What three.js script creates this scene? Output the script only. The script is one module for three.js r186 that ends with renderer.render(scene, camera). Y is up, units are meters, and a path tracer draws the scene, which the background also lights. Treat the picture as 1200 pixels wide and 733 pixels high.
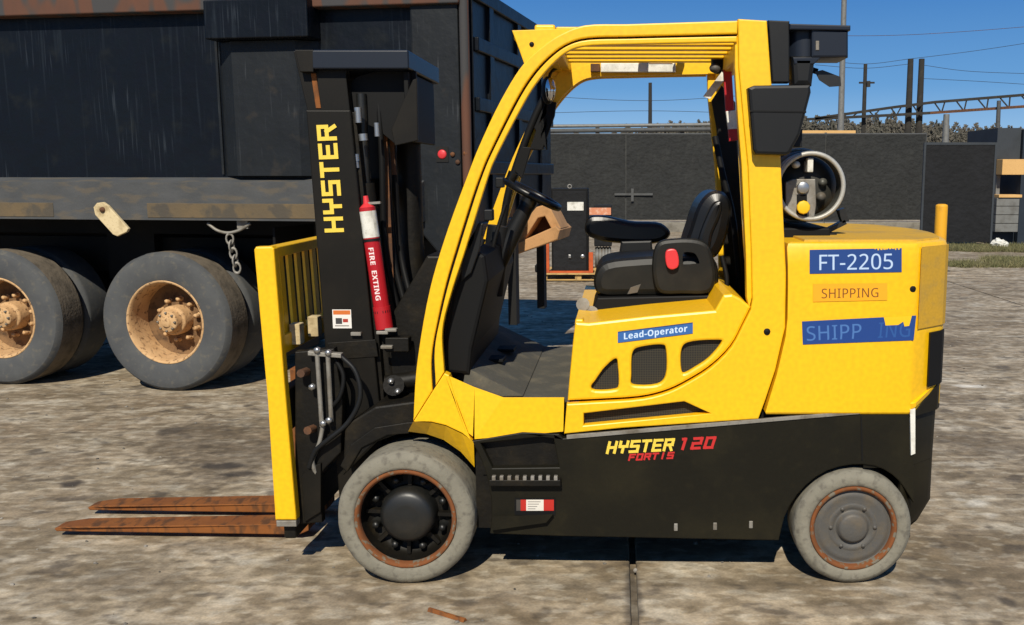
import * as THREE from 'three';
import { RoundedBoxGeometry } from 'three/addons/geometries/RoundedBoxGeometry.js';
import { ConvexGeometry } from 'three/addons/geometries/ConvexGeometry.js';
import { mergeGeometries, toCreasedNormals } from 'three/addons/utils/BufferGeometryUtils.js';

// ---------------------------------------------------------------- camera
const F = 1110, CX = 725, CY = 366.5, PITCH = 8.3 * Math.PI / 180, EYE = [0, 1.70, 3.75];
const scene = new THREE.Scene();
const camera = new THREE.PerspectiveCamera(2 * Math.atan(366.5 / F) * 180 / Math.PI, 1450 / 733, 0.05, 1500);
camera.position.set(...EYE);
camera.rotation.set(-PITCH, 0, 0);
camera.setViewOffset(1450, 733, 0, 0, 1200, 733);      // the photograph is a crop of a wider frame
camera.updateProjectionMatrix();

// ---------------------------------------------------------------- renderer, sky, sun
const renderer = new THREE.WebGLRenderer({ antialias: true });
renderer.toneMapping = THREE.LinearToneMapping;
renderer.toneMappingExposure = 1.12;
renderer.shadowMap.enabled = true;
renderer.setSize(1024, 625);
{
  const W = 256, Hh = 512, d = new Float32Array(W * Hh * 4);
  const stops = [[-90, .20, .18, .15], [-1, .20, .18, .15], [0, .36, .50, .66], [2.5, .245, .44, .68], [5, .125, .315, .60], [10, .060, .205, .50], [22, .042, .155, .41], [45, .028, .105, .30], [90, .020, .075, .23]];
  for (let j = 0; j < Hh; j++) {
    const el = ((j + .5) / Hh - .5) * 180;
    let k = 0; while (k < stops.length - 2 && el > stops[k + 1][0]) k++;
    const a = stops[k], b = stops[k + 1], t = Math.min(1, Math.max(0, (el - a[0]) / (b[0] - a[0])));
    for (let i = 0; i < W; i++) for (let c = 0; c < 4; c++) d[(j * W + i) * 4 + c] = c == 3 ? 1 : a[c + 1] + (b[c + 1] - a[c + 1]) * t;
  }
  const sky = new THREE.DataTexture(d, W, Hh, THREE.RGBAFormat, THREE.FloatType);
  sky.mapping = THREE.EquirectangularReflectionMapping; sky.magFilter = THREE.LinearFilter; sky.needsUpdate = true;
  scene.background = sky; scene.environment = sky;
}
const sun = new THREE.DirectionalLight(new THREE.Color(1, .93, .80), 4.6);
sun.position.set(-.9, 9.0, 10); sun.target.position.set(0, 0, 0);
sun.castShadow = true; sun.shadow.radius = 1; sun.shadow.mapSize.set(4096, 4096);
Object.assign(sun.shadow.camera, { left: -20, right: 20, top: 20, bottom: -20, near: -60, far: 90 });
scene.add(sun, sun.target);

// ---------------------------------------------------------------- helpers
let seed = 12345;
const rnd = () => { seed = (seed * 1664525 + 1013904223) >>> 0; return seed / 4294967296; };
const rr = (a, b) => a + (b - a) * rnd();
const lerp = (a, b, t) => a + (b - a) * t, clamp = (x, a = 0, b = 1) => Math.min(b, Math.max(a, x)), sst = (a, b, x) => { const t = clamp((x - a) / (b - a)); return t * t * (3 - 2 * t); };
// photo pixel -> point on the vertical plane z (side of the forklift and everything parallel to it)
function P(u, v, z) {
  const f = F * Math.cos(PITCH) + (CY - v) * Math.sin(PITCH), t = (EYE[2] - z) / f;
  return [(u - CX) * t, EYE[1] + t * ((CY - v) * Math.cos(PITCH) - F * Math.sin(PITCH))];
}
const P3 = (u, v, z) => new THREE.Vector3(...P(u, v, z), z);
const V = (x, y, z) => new THREE.Vector3(x, y, z);
const shapeOf = pts => { const s = new THREE.Shape(); pts.forEach((p, i) => i ? s.lineTo(p[0], p[1]) : s.moveTo(p[0], p[1])); s.closePath(); return s; };
const px = (pts, z) => pts.map(([u, v]) => P(u, v, z));
function smoothLoop(pts, n = 60) { const c = new THREE.CatmullRomCurve3(pts.map(p => V(p[0], p[1], 0)), true, 'centripetal'); return c.getPoints(n).slice(0, -1).map(p => [p.x, p.y]); }
function curvePts(pts, n) { const c = new THREE.CatmullRomCurve3(pts.map(p => V(p[0], p[1], 0)), false, 'centripetal'); return c.getPoints(n).map(p => [p.x, p.y]); }
// extrusion whose front face lies at z and which reaches back by depth
function ext(shape, z, depth, bevel = 0, holes = []) {
  const s = Array.isArray(shape) ? shapeOf(shape) : shape;
  for (const h of holes) s.holes.push(shapeOf(h));
  const g = new THREE.ExtrudeGeometry(s, { depth: depth - 2 * bevel, bevelEnabled: bevel > 0, bevelThickness: bevel, bevelSize: bevel, bevelOffset: -bevel, bevelSegments: 2, curveSegments: 10 });
  g.translate(0, 0, z - depth + bevel); return g;
}
function bx(x0, x1, y0, y1, z0, z1, r = 0) {
  const w = Math.abs(x1 - x0), h = Math.abs(y1 - y0), d = Math.abs(z1 - z0);
  const g = r ? new RoundedBoxGeometry(w, h, d, 2, Math.min(r, w / 2.01, h / 2.01, d / 2.01)) : new THREE.BoxGeometry(w, h, d);
  g.translate((x0 + x1) / 2, (y0 + y1) / 2, (z0 + z1) / 2); return g;
}
function cyl(a, b, r0, r1 = r0, seg = 18, open = false) {
  const d = b.clone().sub(a), g = new THREE.CylinderGeometry(r1, r0, d.length(), seg, 1, open);
  g.applyQuaternion(new THREE.Quaternion().setFromUnitVectors(V(0, 1, 0), d.clone().normalize()));
  const m = a.clone().add(b).multiplyScalar(.5); g.translate(m.x, m.y, m.z); return g;
}
const tube = (pts, r, n = 24, seg = 8) => new THREE.TubeGeometry(new THREE.CatmullRomCurve3(pts), n, r, seg, false);
// box bar between two points with given section
function bar(a, b, w, h) {
  const d = b.clone().sub(a), g = new THREE.BoxGeometry(w, d.length(), h);
  g.applyQuaternion(new THREE.Quaternion().setFromUnitVectors(V(0, 1, 0), d.clone().normalize()));
  const m = a.clone().add(b).multiplyScalar(.5); g.translate(m.x, m.y, m.z); return g;
}
const lathe = (pts, seg = 48) => { const g = new THREE.LatheGeometry(pts.map(p => new THREE.Vector2(p[0], p[1])), seg); g.rotateX(Math.PI / 2); return g; };   // axis along +z
const convex = pts => new ConvexGeometry(pts);
const mirrorZ = (g, zc) => { const m = g.clone(); m.applyMatrix4(new THREE.Matrix4().makeScale(1, 1, -1)); m.translate(0, 0, 2 * zc); const n = m.index ? m.toNonIndexed() : m; for (const k of Object.keys(n.attributes)) { const a = n.attributes[k], s = a.itemSize; for (let i = 0; i < a.count; i += 3) for (let c = 0; c < s; c++) { const t = a.array[(i + 1) * s + c]; a.array[(i + 1) * s + c] = a.array[(i + 2) * s + c]; a.array[(i + 2) * s + c] = t; } } return n; };
function clean(g) {
  const n = g.index ? g.toNonIndexed() : g.clone();
  if (!n.attributes.normal) n.computeVertexNormals();
  for (const k of Object.keys(n.attributes)) if (!['position', 'normal', 'uv'].includes(k)) n.deleteAttribute(k);
  if (!n.attributes.uv) n.setAttribute('uv', new THREE.BufferAttribute(new Float32Array(n.attributes.position.count * 2), 2));
  n.clearGroups(); return n;
}
// uv in metres, each triangle projected along its dominant axis
function uvBox(n) {
  const p = n.attributes.position, uv = n.attributes.uv, a = V(), b = V(), c = V();
  for (let i = 0; i < p.count; i += 3) {
    a.fromBufferAttribute(p, i); b.fromBufferAttribute(p, i + 1); c.fromBufferAttribute(p, i + 2);
    const nn = b.clone().sub(a).cross(c.clone().sub(a)), ax = Math.abs(nn.x), ay = Math.abs(nn.y), az = Math.abs(nn.z);
    [a, b, c].forEach((q, k) => az >= ax && az >= ay ? uv.setXY(i + k, q.x, q.y) : ax >= ay ? uv.setXY(i + k, q.z, q.y) : uv.setXY(i + k, q.x, q.z));
  }
  return n;
}
const mg = list => { list = (Array.isArray(list) ? list : [list]).map(clean); return list.length > 1 ? mergeGeometries(list) : list[0]; };
const taken = {};
function numbered(n) { taken[n] = (taken[n] ?? -1) + 1; return taken[n] ? `${n}_${String(taken[n]).padStart(3, '0')}` : n; }
function tag(o, label, category, group) { o.userData.label = label; o.userData.category = category; if (group) o.userData.group = group; return o; }
function thing(name, label, category, pos = [0, 0, 0], group) {
  const o = new THREE.Group(); o.name = numbered(name); o.position.set(...pos); scene.add(o); return tag(o, label, category, group);
}
// a mesh from world-space geometry; under a group it is shifted into the group's frame
function part(name, geos, m, parent, opt = {}) {
  let g = mg(geos); if (!opt.keepUV) uvBox(g);
  let root = parent; while (root && root.isMesh) root = root.parent;
  if (root && root.isGroup && !opt.local) g.translate(-root.position.x, -root.position.y, -root.position.z);
  const o = new THREE.Mesh(g, m); o.name = parent ? name : numbered(name); o.castShadow = o.receiveShadow = true;
  if (opt.label) o.userData.label = opt.label;
  (parent || scene).add(o); return o;
}
const structure = (name, geos, m, opt) => { const o = part(name, geos, m, null, opt); o.userData.kind = 'structure'; return o; };

// ---------------------------------------------------------------- procedural textures
function hash(x, y, s) { let h = (x * 374761393 + y * 668265263 + s * 974634777) | 0; h = Math.imul(h ^ (h >>> 13), 1274126177); h ^= h >>> 16; return (h >>> 0) / 4294967296; }
const GC = new Float32Array(256), GS = new Float32Array(256); for (let i = 0; i < 256; i++) { GC[i] = Math.cos(i / 256 * 6.2831853); GS[i] = Math.sin(i / 256 * 6.2831853); }
function hashI(x, y, s) { let h = (x * 374761393 + y * 668265263 + s * 974634777) | 0; h = Math.imul(h ^ (h >>> 13), 1274126177); return (h ^ (h >>> 16)) & 255; }
function vn(x, y, per, s, pery = per) {          // tileable gradient noise, 0..1
  const xi = Math.floor(x), yi = Math.floor(y), fx = x - xi, fy = y - yi, a = fx * fx * fx * (fx * (fx * 6 - 15) + 10), b = fy * fy * fy * (fy * (fy * 6 - 15) + 10);
  const x0 = ((xi % per) + per) % per, x1 = (x0 + 1) % per, y0 = ((yi % pery) + pery) % pery, y1 = (y0 + 1) % pery;
  const h00 = hashI(x0, y0, s), h10 = hashI(x1, y0, s), h01 = hashI(x0, y1, s), h11 = hashI(x1, y1, s);
  const p = GC[h00] * fx + GS[h00] * fy, q = GC[h10] * (fx - 1) + GS[h10] * fy, t = GC[h01] * fx + GS[h01] * (fy - 1), w = GC[h11] * (fx - 1) + GS[h11] * (fy - 1), e = p + (q - p) * a, f = t + (w - t) * a, o = .5 + .78 * (e + (f - e) * b);
  return o < 0 ? 0 : o > 1 ? 1 : o;
}
function fbm(u, v, base, oct, s, ay = 1) { let f = 0, a = .5, n = 0; for (let o = 0; o < oct; o++) { const q = base << o; f += a * vn(u * q, v * q * ay, q, s + o * 7, Math.max(1, Math.round(q * ay))); n += a; a *= .5; } return f / n; }
function tex(size, metres, fn, srgb = true) {
  const d = new Uint8Array(size * size * 4);
  for (let j = 0; j < size; j++) for (let i = 0; i < size; i++) {
    const c = fn((i + .5) / size, (j + .5) / size), k = (j * size + i) * 4;
    for (let q = 0; q < 3; q++) d[k + q] = 255 * clamp(typeof c === 'number' ? c : c[q]);
    d[k + 3] = 255;
  }
  const t = new THREE.DataTexture(d, size, size); t.wrapS = t.wrapT = THREE.RepeatWrapping; t.magFilter = THREE.LinearFilter; t.minFilter = THREE.LinearMipmapLinearFilter; t.generateMipmaps = true;
  if (srgb) t.colorSpace = THREE.SRGBColorSpace; t.repeat.set(1 / metres, 1 / metres); t.needsUpdate = true; return t;
}
const mix3 = (a, b, t) => [lerp(a[0], b[0], t), lerp(a[1], b[1], t), lerp(a[2], b[2], t)];
const h3 = h => [(h >> 16 & 255) / 255, (h >> 8 & 255) / 255, (h & 255) / 255];
const S = (o) => new THREE.MeshStandardMaterial(o);
const Ph = (o) => new THREE.MeshPhysicalMaterial(o);
const lin = (r, g, b) => new THREE.Color().setRGB(r, g, b);
// mottled dirty paint: base colour, dirt colour, dirt amount
function grimy(base, dirt, amount, metres, s, size = 512, streak = 1) {
  const B = h3(base), Dd = h3(dirt);
  return tex(size, metres, (u, v) => {
    const n = fbm(u, v, 4, 5, s), m = fbm(u, v, 24, 3, s + 31), k = vn(u * 90, v * 90 * streak, 90, s + 5, Math.max(1, Math.round(90 * streak)));
    let c = mix3(B, Dd, clamp(amount * (sst(.42, .8, n) * .9 + sst(.55, .85, m) * .45)));
    const g = .965 + .07 * k; c = c.map(q => q * g); return c;
  });
}
const bumpFine = tex(512, .35, (u, v) => .5 + .5 * (fbm(u, v, 16, 4, 77) - .5), false);
const bumpCoarse = tex(512, 1.2, (u, v) => fbm(u, v, 8, 6, 99), false);

const M = {
  yellow: Ph({ map: grimy(0xf1bb0a, 0xdba91e, .20, 1.6, 3, 512), roughness: .42, clearcoat: .2, clearcoatRoughness: .3 }),
  yellowDusty: Ph({ map: grimy(0xc79a30, 0xa8894a, .9, .9, 8, 512), roughness: .8, specularIntensity: .5 }),
  black: Ph({ map: grimy(0x18160e, 0x282416, .7, 1.3, 11, 512), roughness: .5, specularIntensity: .4, bumpMap: bumpFine, bumpScale: .0008 }),
  blackGrease: Ph({ map: grimy(0x12100c, 0x2b2417, .8, .7, 14, 512), roughness: .55, specularIntensity: .45, bumpMap: bumpFine, bumpScale: .002 }),
  mast: Ph({ map: grimy(0x15130f, 0x221e17, .6, 1.1, 17, 512), roughness: .5, specularIntensity: .4 }),
  plastic: Ph({ map: grimy(0x141516, 0x1e1e1c, .5, .8, 21, 256), roughness: .5, specularIntensity: .6 }),
  plasticBlue: Ph({ color: lin(.009, .013, .022), roughness: .4, specularIntensity: .7 }),
  rubber: Ph({ color: lin(.006, .006, .006), roughness: .6, specularIntensity: .35 }),
  vinyl: Ph({ map: grimy(0x0f0f0e, 0x1a1916, .5, .5, 24, 256), roughness: .36, specularIntensity: .8 }),
  seatDark: Ph({ map: grimy(0x161613, 0x26241e, .6, .4, 25, 256), roughness: .5, specularIntensity: .6 }),
  steel: S({ color: lin(.42, .42, .41), roughness: .34, metalness: .85 }),
  dullSteel: S({ map: grimy(0x8f8b82, 0x5d5446, .7, .5, 27, 256), roughness: .6, metalness: .4 }),
  rust: S({ map: tex(512, .8, (u, v) => { const n = fbm(u, v, 5, 5, 41), m = fbm(u, v, 20, 4, 44, .4); return mix3(mix3(h3(0x6e3d14), h3(0x8f561e), n), h3(0x3a2614), sst(.46, .74, m) * .6); }), roughness: .85, bumpMap: bumpFine, bumpScale: .002 }),
  rimRust: S({ map: tex(256, .25, (u, v) => mix3(mix3(h3(0x84491e), h3(0x5f3a1c), fbm(u, v, 4, 4, 47)), h3(0x6b6456), sst(.54, .66, fbm(u, v, 6, 4, 49)))), roughness: .9 }),
  rustDark: S({ map: grimy(0x4b3220, 0x7a4a22, .9, .4, 46, 256), roughness: .85 }),
  cushion: S({ map: tex(512, .6, (u, v) => { const n = fbm(u, v, 5, 5, 51), m = fbm(u, v, 18, 4, 55); return mix3(mix3(h3(0x6d695c), h3(0x878273), n), h3(0x4d4840), sst(.5, .8, m) * .5); }), roughness: .9, bumpMap: bumpFine, bumpScale: .0035 }),
  hubDark: S({ map: grimy(0x191a19, 0x2b2721, .8, .4, 58, 256), roughness: .42 }),
  hubGrey: S({ map: grimy(0x4e4c48, 0x5d5344, .9, .35, 59, 256), roughness: .6, bumpMap: bumpFine, bumpScale: .002 }),
  red: S({ color: lin(.42, .012, .018), roughness: .38 }),
  redBright: S({ color: lin(.62, .035, .04), roughness: .4 }),
  white: S({ map: grimy(0xdcdad0, 0xa8a496, .8, .3, 61, 256), roughness: .55 }),
  decalYellow: S({ color: lin(.78, .56, .06), roughness: .5 }),
  decalRed: S({ color: lin(.50, .02, .018), roughness: .5 }),
  knob: S({ color: lin(.80, .48, .01), roughness: .45 }),
  mat: S({ map: grimy(0x4a4840, 0x6b6453, .8, .5, 63, 256), roughness: .95, bumpMap: bumpFine, bumpScale: .004 }),
  vent: S({ map: tex(256, .06, (u, v) => { const a = Math.hypot((u * 6 % 1) - .5, (v * 6 % 1) - .5); return mix3(h3(0x312c1e), h3(0x0f0e0b), sst(.42, .3, a)); }), roughness: .7 }),
  mirrorGlass: S({ color: lin(.6, .6, .6), roughness: .08, metalness: 1 }),
};

// ---------------------------------------------------------------- ground
const TILE = 14, TX0 = -7, TZ0 = -9.6;        // texture window in metres (x from TX0, z from TZ0)
const stains = [];
{ // oil, scuffs and spalls copied from where the photograph shows them: pixel, radius x, radius z, darkness
  const g = (u, v) => { const f = F * Math.cos(PITCH) + (CY - v) * Math.sin(PITCH), dy = (CY - v) * Math.cos(PITCH) - F * Math.sin(PITCH), t = -EYE[1] / dy; return [(u - CX) * t, EYE[2] - f * t]; };
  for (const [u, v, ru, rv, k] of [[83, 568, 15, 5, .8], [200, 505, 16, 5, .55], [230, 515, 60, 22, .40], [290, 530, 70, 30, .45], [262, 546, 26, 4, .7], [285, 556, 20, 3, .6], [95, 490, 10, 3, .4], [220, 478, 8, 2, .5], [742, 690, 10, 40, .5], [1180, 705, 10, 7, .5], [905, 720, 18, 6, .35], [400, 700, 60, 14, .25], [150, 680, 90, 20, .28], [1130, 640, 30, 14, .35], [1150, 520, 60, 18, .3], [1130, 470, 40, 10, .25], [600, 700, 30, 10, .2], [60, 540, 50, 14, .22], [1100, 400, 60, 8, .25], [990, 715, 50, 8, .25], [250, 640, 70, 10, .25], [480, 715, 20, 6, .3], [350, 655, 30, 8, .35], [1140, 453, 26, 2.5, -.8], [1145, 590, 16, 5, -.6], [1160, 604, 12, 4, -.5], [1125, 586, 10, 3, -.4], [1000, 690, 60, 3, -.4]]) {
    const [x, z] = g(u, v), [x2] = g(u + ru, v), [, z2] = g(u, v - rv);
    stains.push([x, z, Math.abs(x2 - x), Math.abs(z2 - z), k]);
  }
}
const groundTex = (() => {
  const N = 2048, d = new Uint8Array(N * N * 4);
  const Wh = h3(0xd6d0c2), C2 = h3(0x463a2b), A = h3(0x948670), B = h3(0xad9e85), C = h3(0x665842), Dk = h3(0x2e2822), Wt = h3(0xc3bcab), Br = h3(0x7a6850);
  for (let j = 0; j < N; j++) for (let i = 0; i < N; i++) {
    const u = (i + .5) / N, v = (j + .5) / N;
    const wx = fbm(u, v, 6, 3, 301) - .5, wz = fbm(u, v, 6, 3, 302) - .5, U = u + wx * .03, W = v + wz * .03;
    const big = fbm(U, W, 5, 5, 311), mid = fbm(U, W, 22, 4, 312), drag = fbm(U, W, 14, 4, 313, 3), fine = fbm(u, v, 180, 3, 314), grain = hash(i, j, 9);
    let c = mix3(A, B, sst(.35, .68, big));
    c = mix3(c, Br, sst(.44, .68, mid) * .5);
    c = mix3(c, C, sst(.46, .74, drag) * .62);
    c = mix3(c, C, sst(.46, .72, fbm(U, W, 48, 5, 318)) * .55);
    c = mix3(c, Wt, sst(.50, .74, fbm(U, W, 34, 5, 315, 2)) * .5); c = mix3(c, C, sst(.48, .66, fbm(u, v, 110, 4, 319, 2)) * .5); c = mix3(c, Wt, sst(.56, .68, fbm(u, v, 130, 3, 322, 2)) * .35);
    c = mix3(c, Dk, sst(.62, .74, fbm(U, W, 60, 4, 316, 1.5)) * .4);
    const x = TX0 + u * TILE, z = TZ0 + v * TILE;
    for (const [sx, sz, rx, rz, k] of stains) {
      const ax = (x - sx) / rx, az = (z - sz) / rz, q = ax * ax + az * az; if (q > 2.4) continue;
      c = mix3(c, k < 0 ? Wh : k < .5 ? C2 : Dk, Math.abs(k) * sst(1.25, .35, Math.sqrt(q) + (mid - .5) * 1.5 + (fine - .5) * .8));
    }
    const gg = .74 + .38 * fine + .13 * grain; const k = (j * N + i) * 4;
    d[k] = 255 * clamp(c[0] * gg); d[k + 1] = 255 * clamp(c[1] * gg); d[k + 2] = 255 * clamp(c[2] * gg); d[k + 3] = 255;
  }
  const t = new THREE.DataTexture(d, N, N); t.wrapS = t.wrapT = THREE.RepeatWrapping; t.magFilter = THREE.LinearFilter; t.minFilter = THREE.LinearMipmapLinearFilter; t.generateMipmaps = true; t.colorSpace = THREE.SRGBColorSpace; t.needsUpdate = true; return t;
})();
const groundBump = tex(1024, 1, (u, v) => fbm(u, v, 16, 6, 401), false);
groundBump.repeat.set(6.3, 6.3);
M.concrete = S({ map: groundTex, roughness: .93, bumpMap: groundBump, bumpScale: .010 });
M.joint = S({ map: grimy(0x4a4032, 0x2c251d, .9, .6, 71, 256), roughness: 1 });
function groundUV(g) { const p = g.attributes.position, uv = g.attributes.uv; for (let i = 0; i < p.count; i++) uv.setXY(i, (p.getX(i) - TX0) / TILE, (p.getZ(i) - TZ0) / TILE); return g; }
{
  const g = clean(bx(-500, 500, -.4, -.03, -900, 60)); groundUV(g);
  const gm = S({ map: groundTex, roughness: .95 });
  structure('ground', g, gm, { keepUV: true });
  const yard = new THREE.Group(); yard.name = 'concrete_yard'; yard.userData.kind = 'structure'; scene.add(yard);
  const xs = [-26.2, -21, -15.7, -10.4, -5.2, .062, 5.3, 10.5, 15.8, 21, 26.2], zs = [4.4, -12.2, -20.5, -27.2];
  for (let a = 0; a < xs.length - 1; a++) for (let b = 0; b < zs.length - 1; b++) {
    const s = clean(bx(xs[a] + .014, xs[a + 1] - .014, -.028, 0, zs[b + 1] + .012, zs[b] - .012, .008)); groundUV(s);
    const o = new THREE.Mesh(s, M.concrete); o.name = 'slab'; o.castShadow = o.receiveShadow = true; yard.add(o);
  }
}

// ---------------------------------------------------------------- dump truck behind
M.navy = Ph({ map: tex(1024, 3, (u, v) => {
  const n = fbm(u, v, 5, 5, 81), s = vn(u * 260, v * 10, 260, 83, 10), s2 = vn(u * 90, v * 5, 90, 84, 5), gate = sst(.5, .7, fbm(u, v, 4, 3, 85));
  let c = mix3(h3(0x090d14), h3(0x10151b), n); c = mix3(c, h3(0x4d5257), sst(.64, .86, s) * gate * .42); c = mix3(c, h3(0x262c31), sst(.66, .95, s2) * .5);
  return mix3(c, h3(0x24241f), sst(.6, .85, fbm(u, v, 14, 4, 87)) * .5);
}), roughness: .4, specularIntensity: .4, bumpMap: bumpCoarse, bumpScale: .006 });
M.navyWorn = Ph({ map: tex(512, 2, (u, v) => { const n = fbm(u, v, 6, 5, 91), s = vn(u * 120, v * 7, 120, 93, 7); let c = mix3(h3(0x15181b), h3(0x222527), n); c = mix3(c, h3(0x5a5c5e), sst(.78, .97, s) * .4); return mix3(c, h3(0x41372c), sst(.62, .8, fbm(u, v, 12, 4, 95)) * .4); }), roughness: .5, specularIntensity: .5, bumpMap: bumpCoarse, bumpScale: .006 });
M.railDirt = S({ map: tex(512, 1.5, (u, v) => { const n = fbm(u, v, 6, 5, 101, 2), m = fbm(u, v, 8, 5, 103, 3); return mix3(mix3(h3(0x3a3c3d), h3(0x505151), n), h3(0x5f5444), sst(.5, .72, m) * .6); }), roughness: .85, bumpMap: bumpFine, bumpScale: .003 });
M.railLip = S({ map: tex(512, 1.5, (u, v) => mix3(mix3(h3(0x4a443a), h3(0x75603f), fbm(u, v, 3, 5, 105)), h3(0x3c3b39), sst(.5, .66, fbm(u, v, 9, 4, 107)) * .6)), roughness: .9, bumpMap: bumpFine, bumpScale: .003 });
M.rustRail = S({ map: tex(512, 1.8, (u, v) => { const n = fbm(u, v, 8, 4, 111, .4), m = vn(u * 14, v * 4, 14, 112, 4); return mix3(mix3(h3(0x4a352a), h3(0x683f2b), n), h3(0x3b3a3a), sst(.45, .6, m)); }), roughness: .85 });
M.truckBlack = S({ map: grimy(0x0d0c09, 0x1b1710, .8, 1, 121, 256), roughness: .85 });
M.tyre = S({ map: tex(512, 1, (u, v) => { const n = fbm(u, v, 6, 5, 131); return mix3(mix3(h3(0x3d3f42), h3(0x555654), n), h3(0x686154), sst(.55, .8, fbm(u, v, 18, 3, 133)) * .5); }), roughness: .85, bumpMap: bumpFine, bumpScale: .002 });
M.tread = S({ map: grimy(0x6b6153, 0x453f36, .9, .5, 135, 256), roughness: .95, bumpMap: bumpFine, bumpScale: .006 });
M.mud = S({ map: tex(512, .7, (u, v) => { const n = fbm(u, v, 6, 5, 141), m = fbm(u, v, 22, 4, 143); return mix3(mix3(h3(0xb28a5c), h3(0xd0ad80), n), h3(0x6d5034), sst(.55, .75, m) * .8); }), roughness: .92, bumpMap: bumpFine, bumpScale: .004 });
M.mudDark = S({ map: grimy(0x7a5c3c, 0x3a2a1c, .9, .5, 146, 256), roughness: .95, bumpMap: bumpFine, bumpScale: .004 });
M.tanSteel = S({ map: grimy(0xb88a5a, 0x8c6840, .6, .8, 147, 256), roughness: .85 });
M.mudPale = S({ map: grimy(0xd0bd93, 0x8b7752, .8, .4, 145, 256), roughness: .85 });

const TRUCK_YAW = 9 * Math.PI / 180, T0 = V(-3.56, 0, -3.55);
function TL(u, v, zl) {        // photo pixel -> point on the truck's own side plane, in the truck's frame
  const toL = w => { const c = Math.cos(TRUCK_YAW), s = Math.sin(TRUCK_YAW); return V(w.x * c + w.z * s, w.y, -w.x * s + w.z * c); };
  const o = toL(V(...EYE).sub(T0)), d = toL(V(u - CX, (CY - v) * Math.cos(PITCH) - F * Math.sin(PITCH), -(F * Math.cos(PITCH) + (CY - v) * Math.sin(PITCH))));
  return o.add(d.multiplyScalar((zl - o.z) / d.z));
}
const truck = thing('dump_truck', 'large dark navy dump truck with dusty tan wheels parked behind the yellow forklift', 'truck', [T0.x, 0, T0.z]);
truck.rotation.y = -TRUCK_YAW;
{
  const L = { local: true }, tp = (n, g, m, parent = truck, o = {}) => part(n, g, m, parent, { ...L, ...o });
  const XL = -4.9, XR = TL(546, 150, 0).x, ZF = -2.44;
  // bed
  const bed = tp('bed_side', [bx(XL, XR, 1.66, 2.93, -.05, 0)], M.navy);
  tp('bed_side', bx(XL, XR, 1.66, 2.93, ZF, ZF + .05), M.navy);
  tp('bed_floor', bx(XL, XR - .02, 1.40, 1.50, ZF + .06, -.06), M.truckBlack);
  tp('bed_front', bx(XL, XL + .06, 1.5, 2.93, ZF + .06, -.06), M.navy);
  for (const s of [0, 1]) { const z0 = s ? ZF : 0; const g = bx(XL, XR, 2.875, 3.01, -.09, .11, .015); tp('top_rail', s ? mirrorZ(g, ZF / 2) : g, M.rustRail); }
  // sloped dusty ledge with its vertical lip
  const led = () => ext([[0, 1.70], [.125, 1.49], [.125, 1.375], [.0, 1.36], [-.2, 1.36], [-.2, 1.6]], 0, XR - XL - .35, .004).rotateY(Math.PI / 2).translate(0, 0, 0);
  { const g = ext([[0.001, 1.70], [-.125, 1.49], [-.125, 1.375], [.2, 1.36], [.2, 1.64]], 0, XR - .3 - XL, .004); g.rotateY(-Math.PI / 2); g.translate(XR - .3, 0, 0);
    const bb = new THREE.Box3().setFromBufferAttribute(g.attributes.position); g.translate(XL - bb.min.x, 0, .125 - bb.max.z);
    const br = tp('bed_rail', g, M.railDirt); tp('rail_lip', bx(XL + .02, TL(62, 250, .13).x, 1.378, 1.486, .1, .129, .003), M.railLip, br); tp('rail_lip', bx(TL(172, 250, .13).x, XR - .34, 1.378, 1.486, .1, .129, .003), M.railLip, br); tp('bed_rail', mirrorZ(g, ZF / 2), M.railDirt); }
  // protruding cap box and its tapered pilaster, repeated along the bed
  const xa = TL(241, 40, .18).x, xb = TL(362, 40, .18).x;
  for (const dx of [0, -3.1]) {
    tp('post_cap', bx(xa + dx, xb + dx, 2.66, 2.93, .0, .2, .012), M.navy);
    const c0 = xa + dx - .01, c1 = c0 + .15, c3 = xb + dx - .02, c2 = c3 - .13;
    tp('post', convex([1.69, 2.655].flatMap(y => [V(c0, y, .001), V(c1, y, .10), V(c2, y, .10), V(c3, y, .001), V(c0, y, -.03), V(c3, y, -.03)])), M.navyWorn);
    tp('weld_strip', bx(c0 - .03, c0 - .012, 1.7, 2.87, .0, .016), M.navyWorn);
  }
  // rear corner post with pipe, tail lamp and hinge
  const xr0 = TL(484, 150, .06).x;
  tp('corner_post', ext([[xr0, 2.99], [XR - .02, 2.99], [XR - .02, 1.12], [XR - .14, 1.05], [xr0 + .02, 1.30]], .07, .12, .015), M.navyWorn);
  tp('corner_post', bx(xr0, XR - .02, 1.2, 2.99, ZF - .06, ZF + .05), M.navyWorn);
  tp('tarp_pipe', cyl(V(XR + .02, 1.62, .05), V(XR + .02, 2.98, .05), .035, .035, 12), M.rustRail);
  const lp = TL(518, 181, .075); const lamp = tp('tail_lamp', lathe([[.0, .018], [.024, .016], [.032, .010], [.036, 0], [0, 0]], 20).translate(lp.x, lp.y, .07), M.redBright); tp('lamp_base', bx(lp.x - .045, lp.x + .045, lp.y - .055, lp.y + .055, .068, .076), M.truckBlack, lamp);
  for (const [u, v] of [[530, 181], [536, 190], [545, 180]]) { const q = TL(u, v, .08); tp('hinge_bolt', lathe([[0, .015], [.016, .013], [.018, 0], [0, 0]], 10).translate(q.x, q.y, .07), M.rustDark); }
  // tailgate with ribs
  const tg = tp('tailgate', bx(XR + .01, XR + .06, 1.22, 3.02, ZF + .02, -.02), M.navy);
  for (const y of [1.3, 1.75, 2.2, 2.62, 2.97]) tp('tailgate_rib', bx(XR + .06, XR + .095, y - .05, y + .05, ZF + .04, -.04, .01), M.navy, tg);
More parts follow.
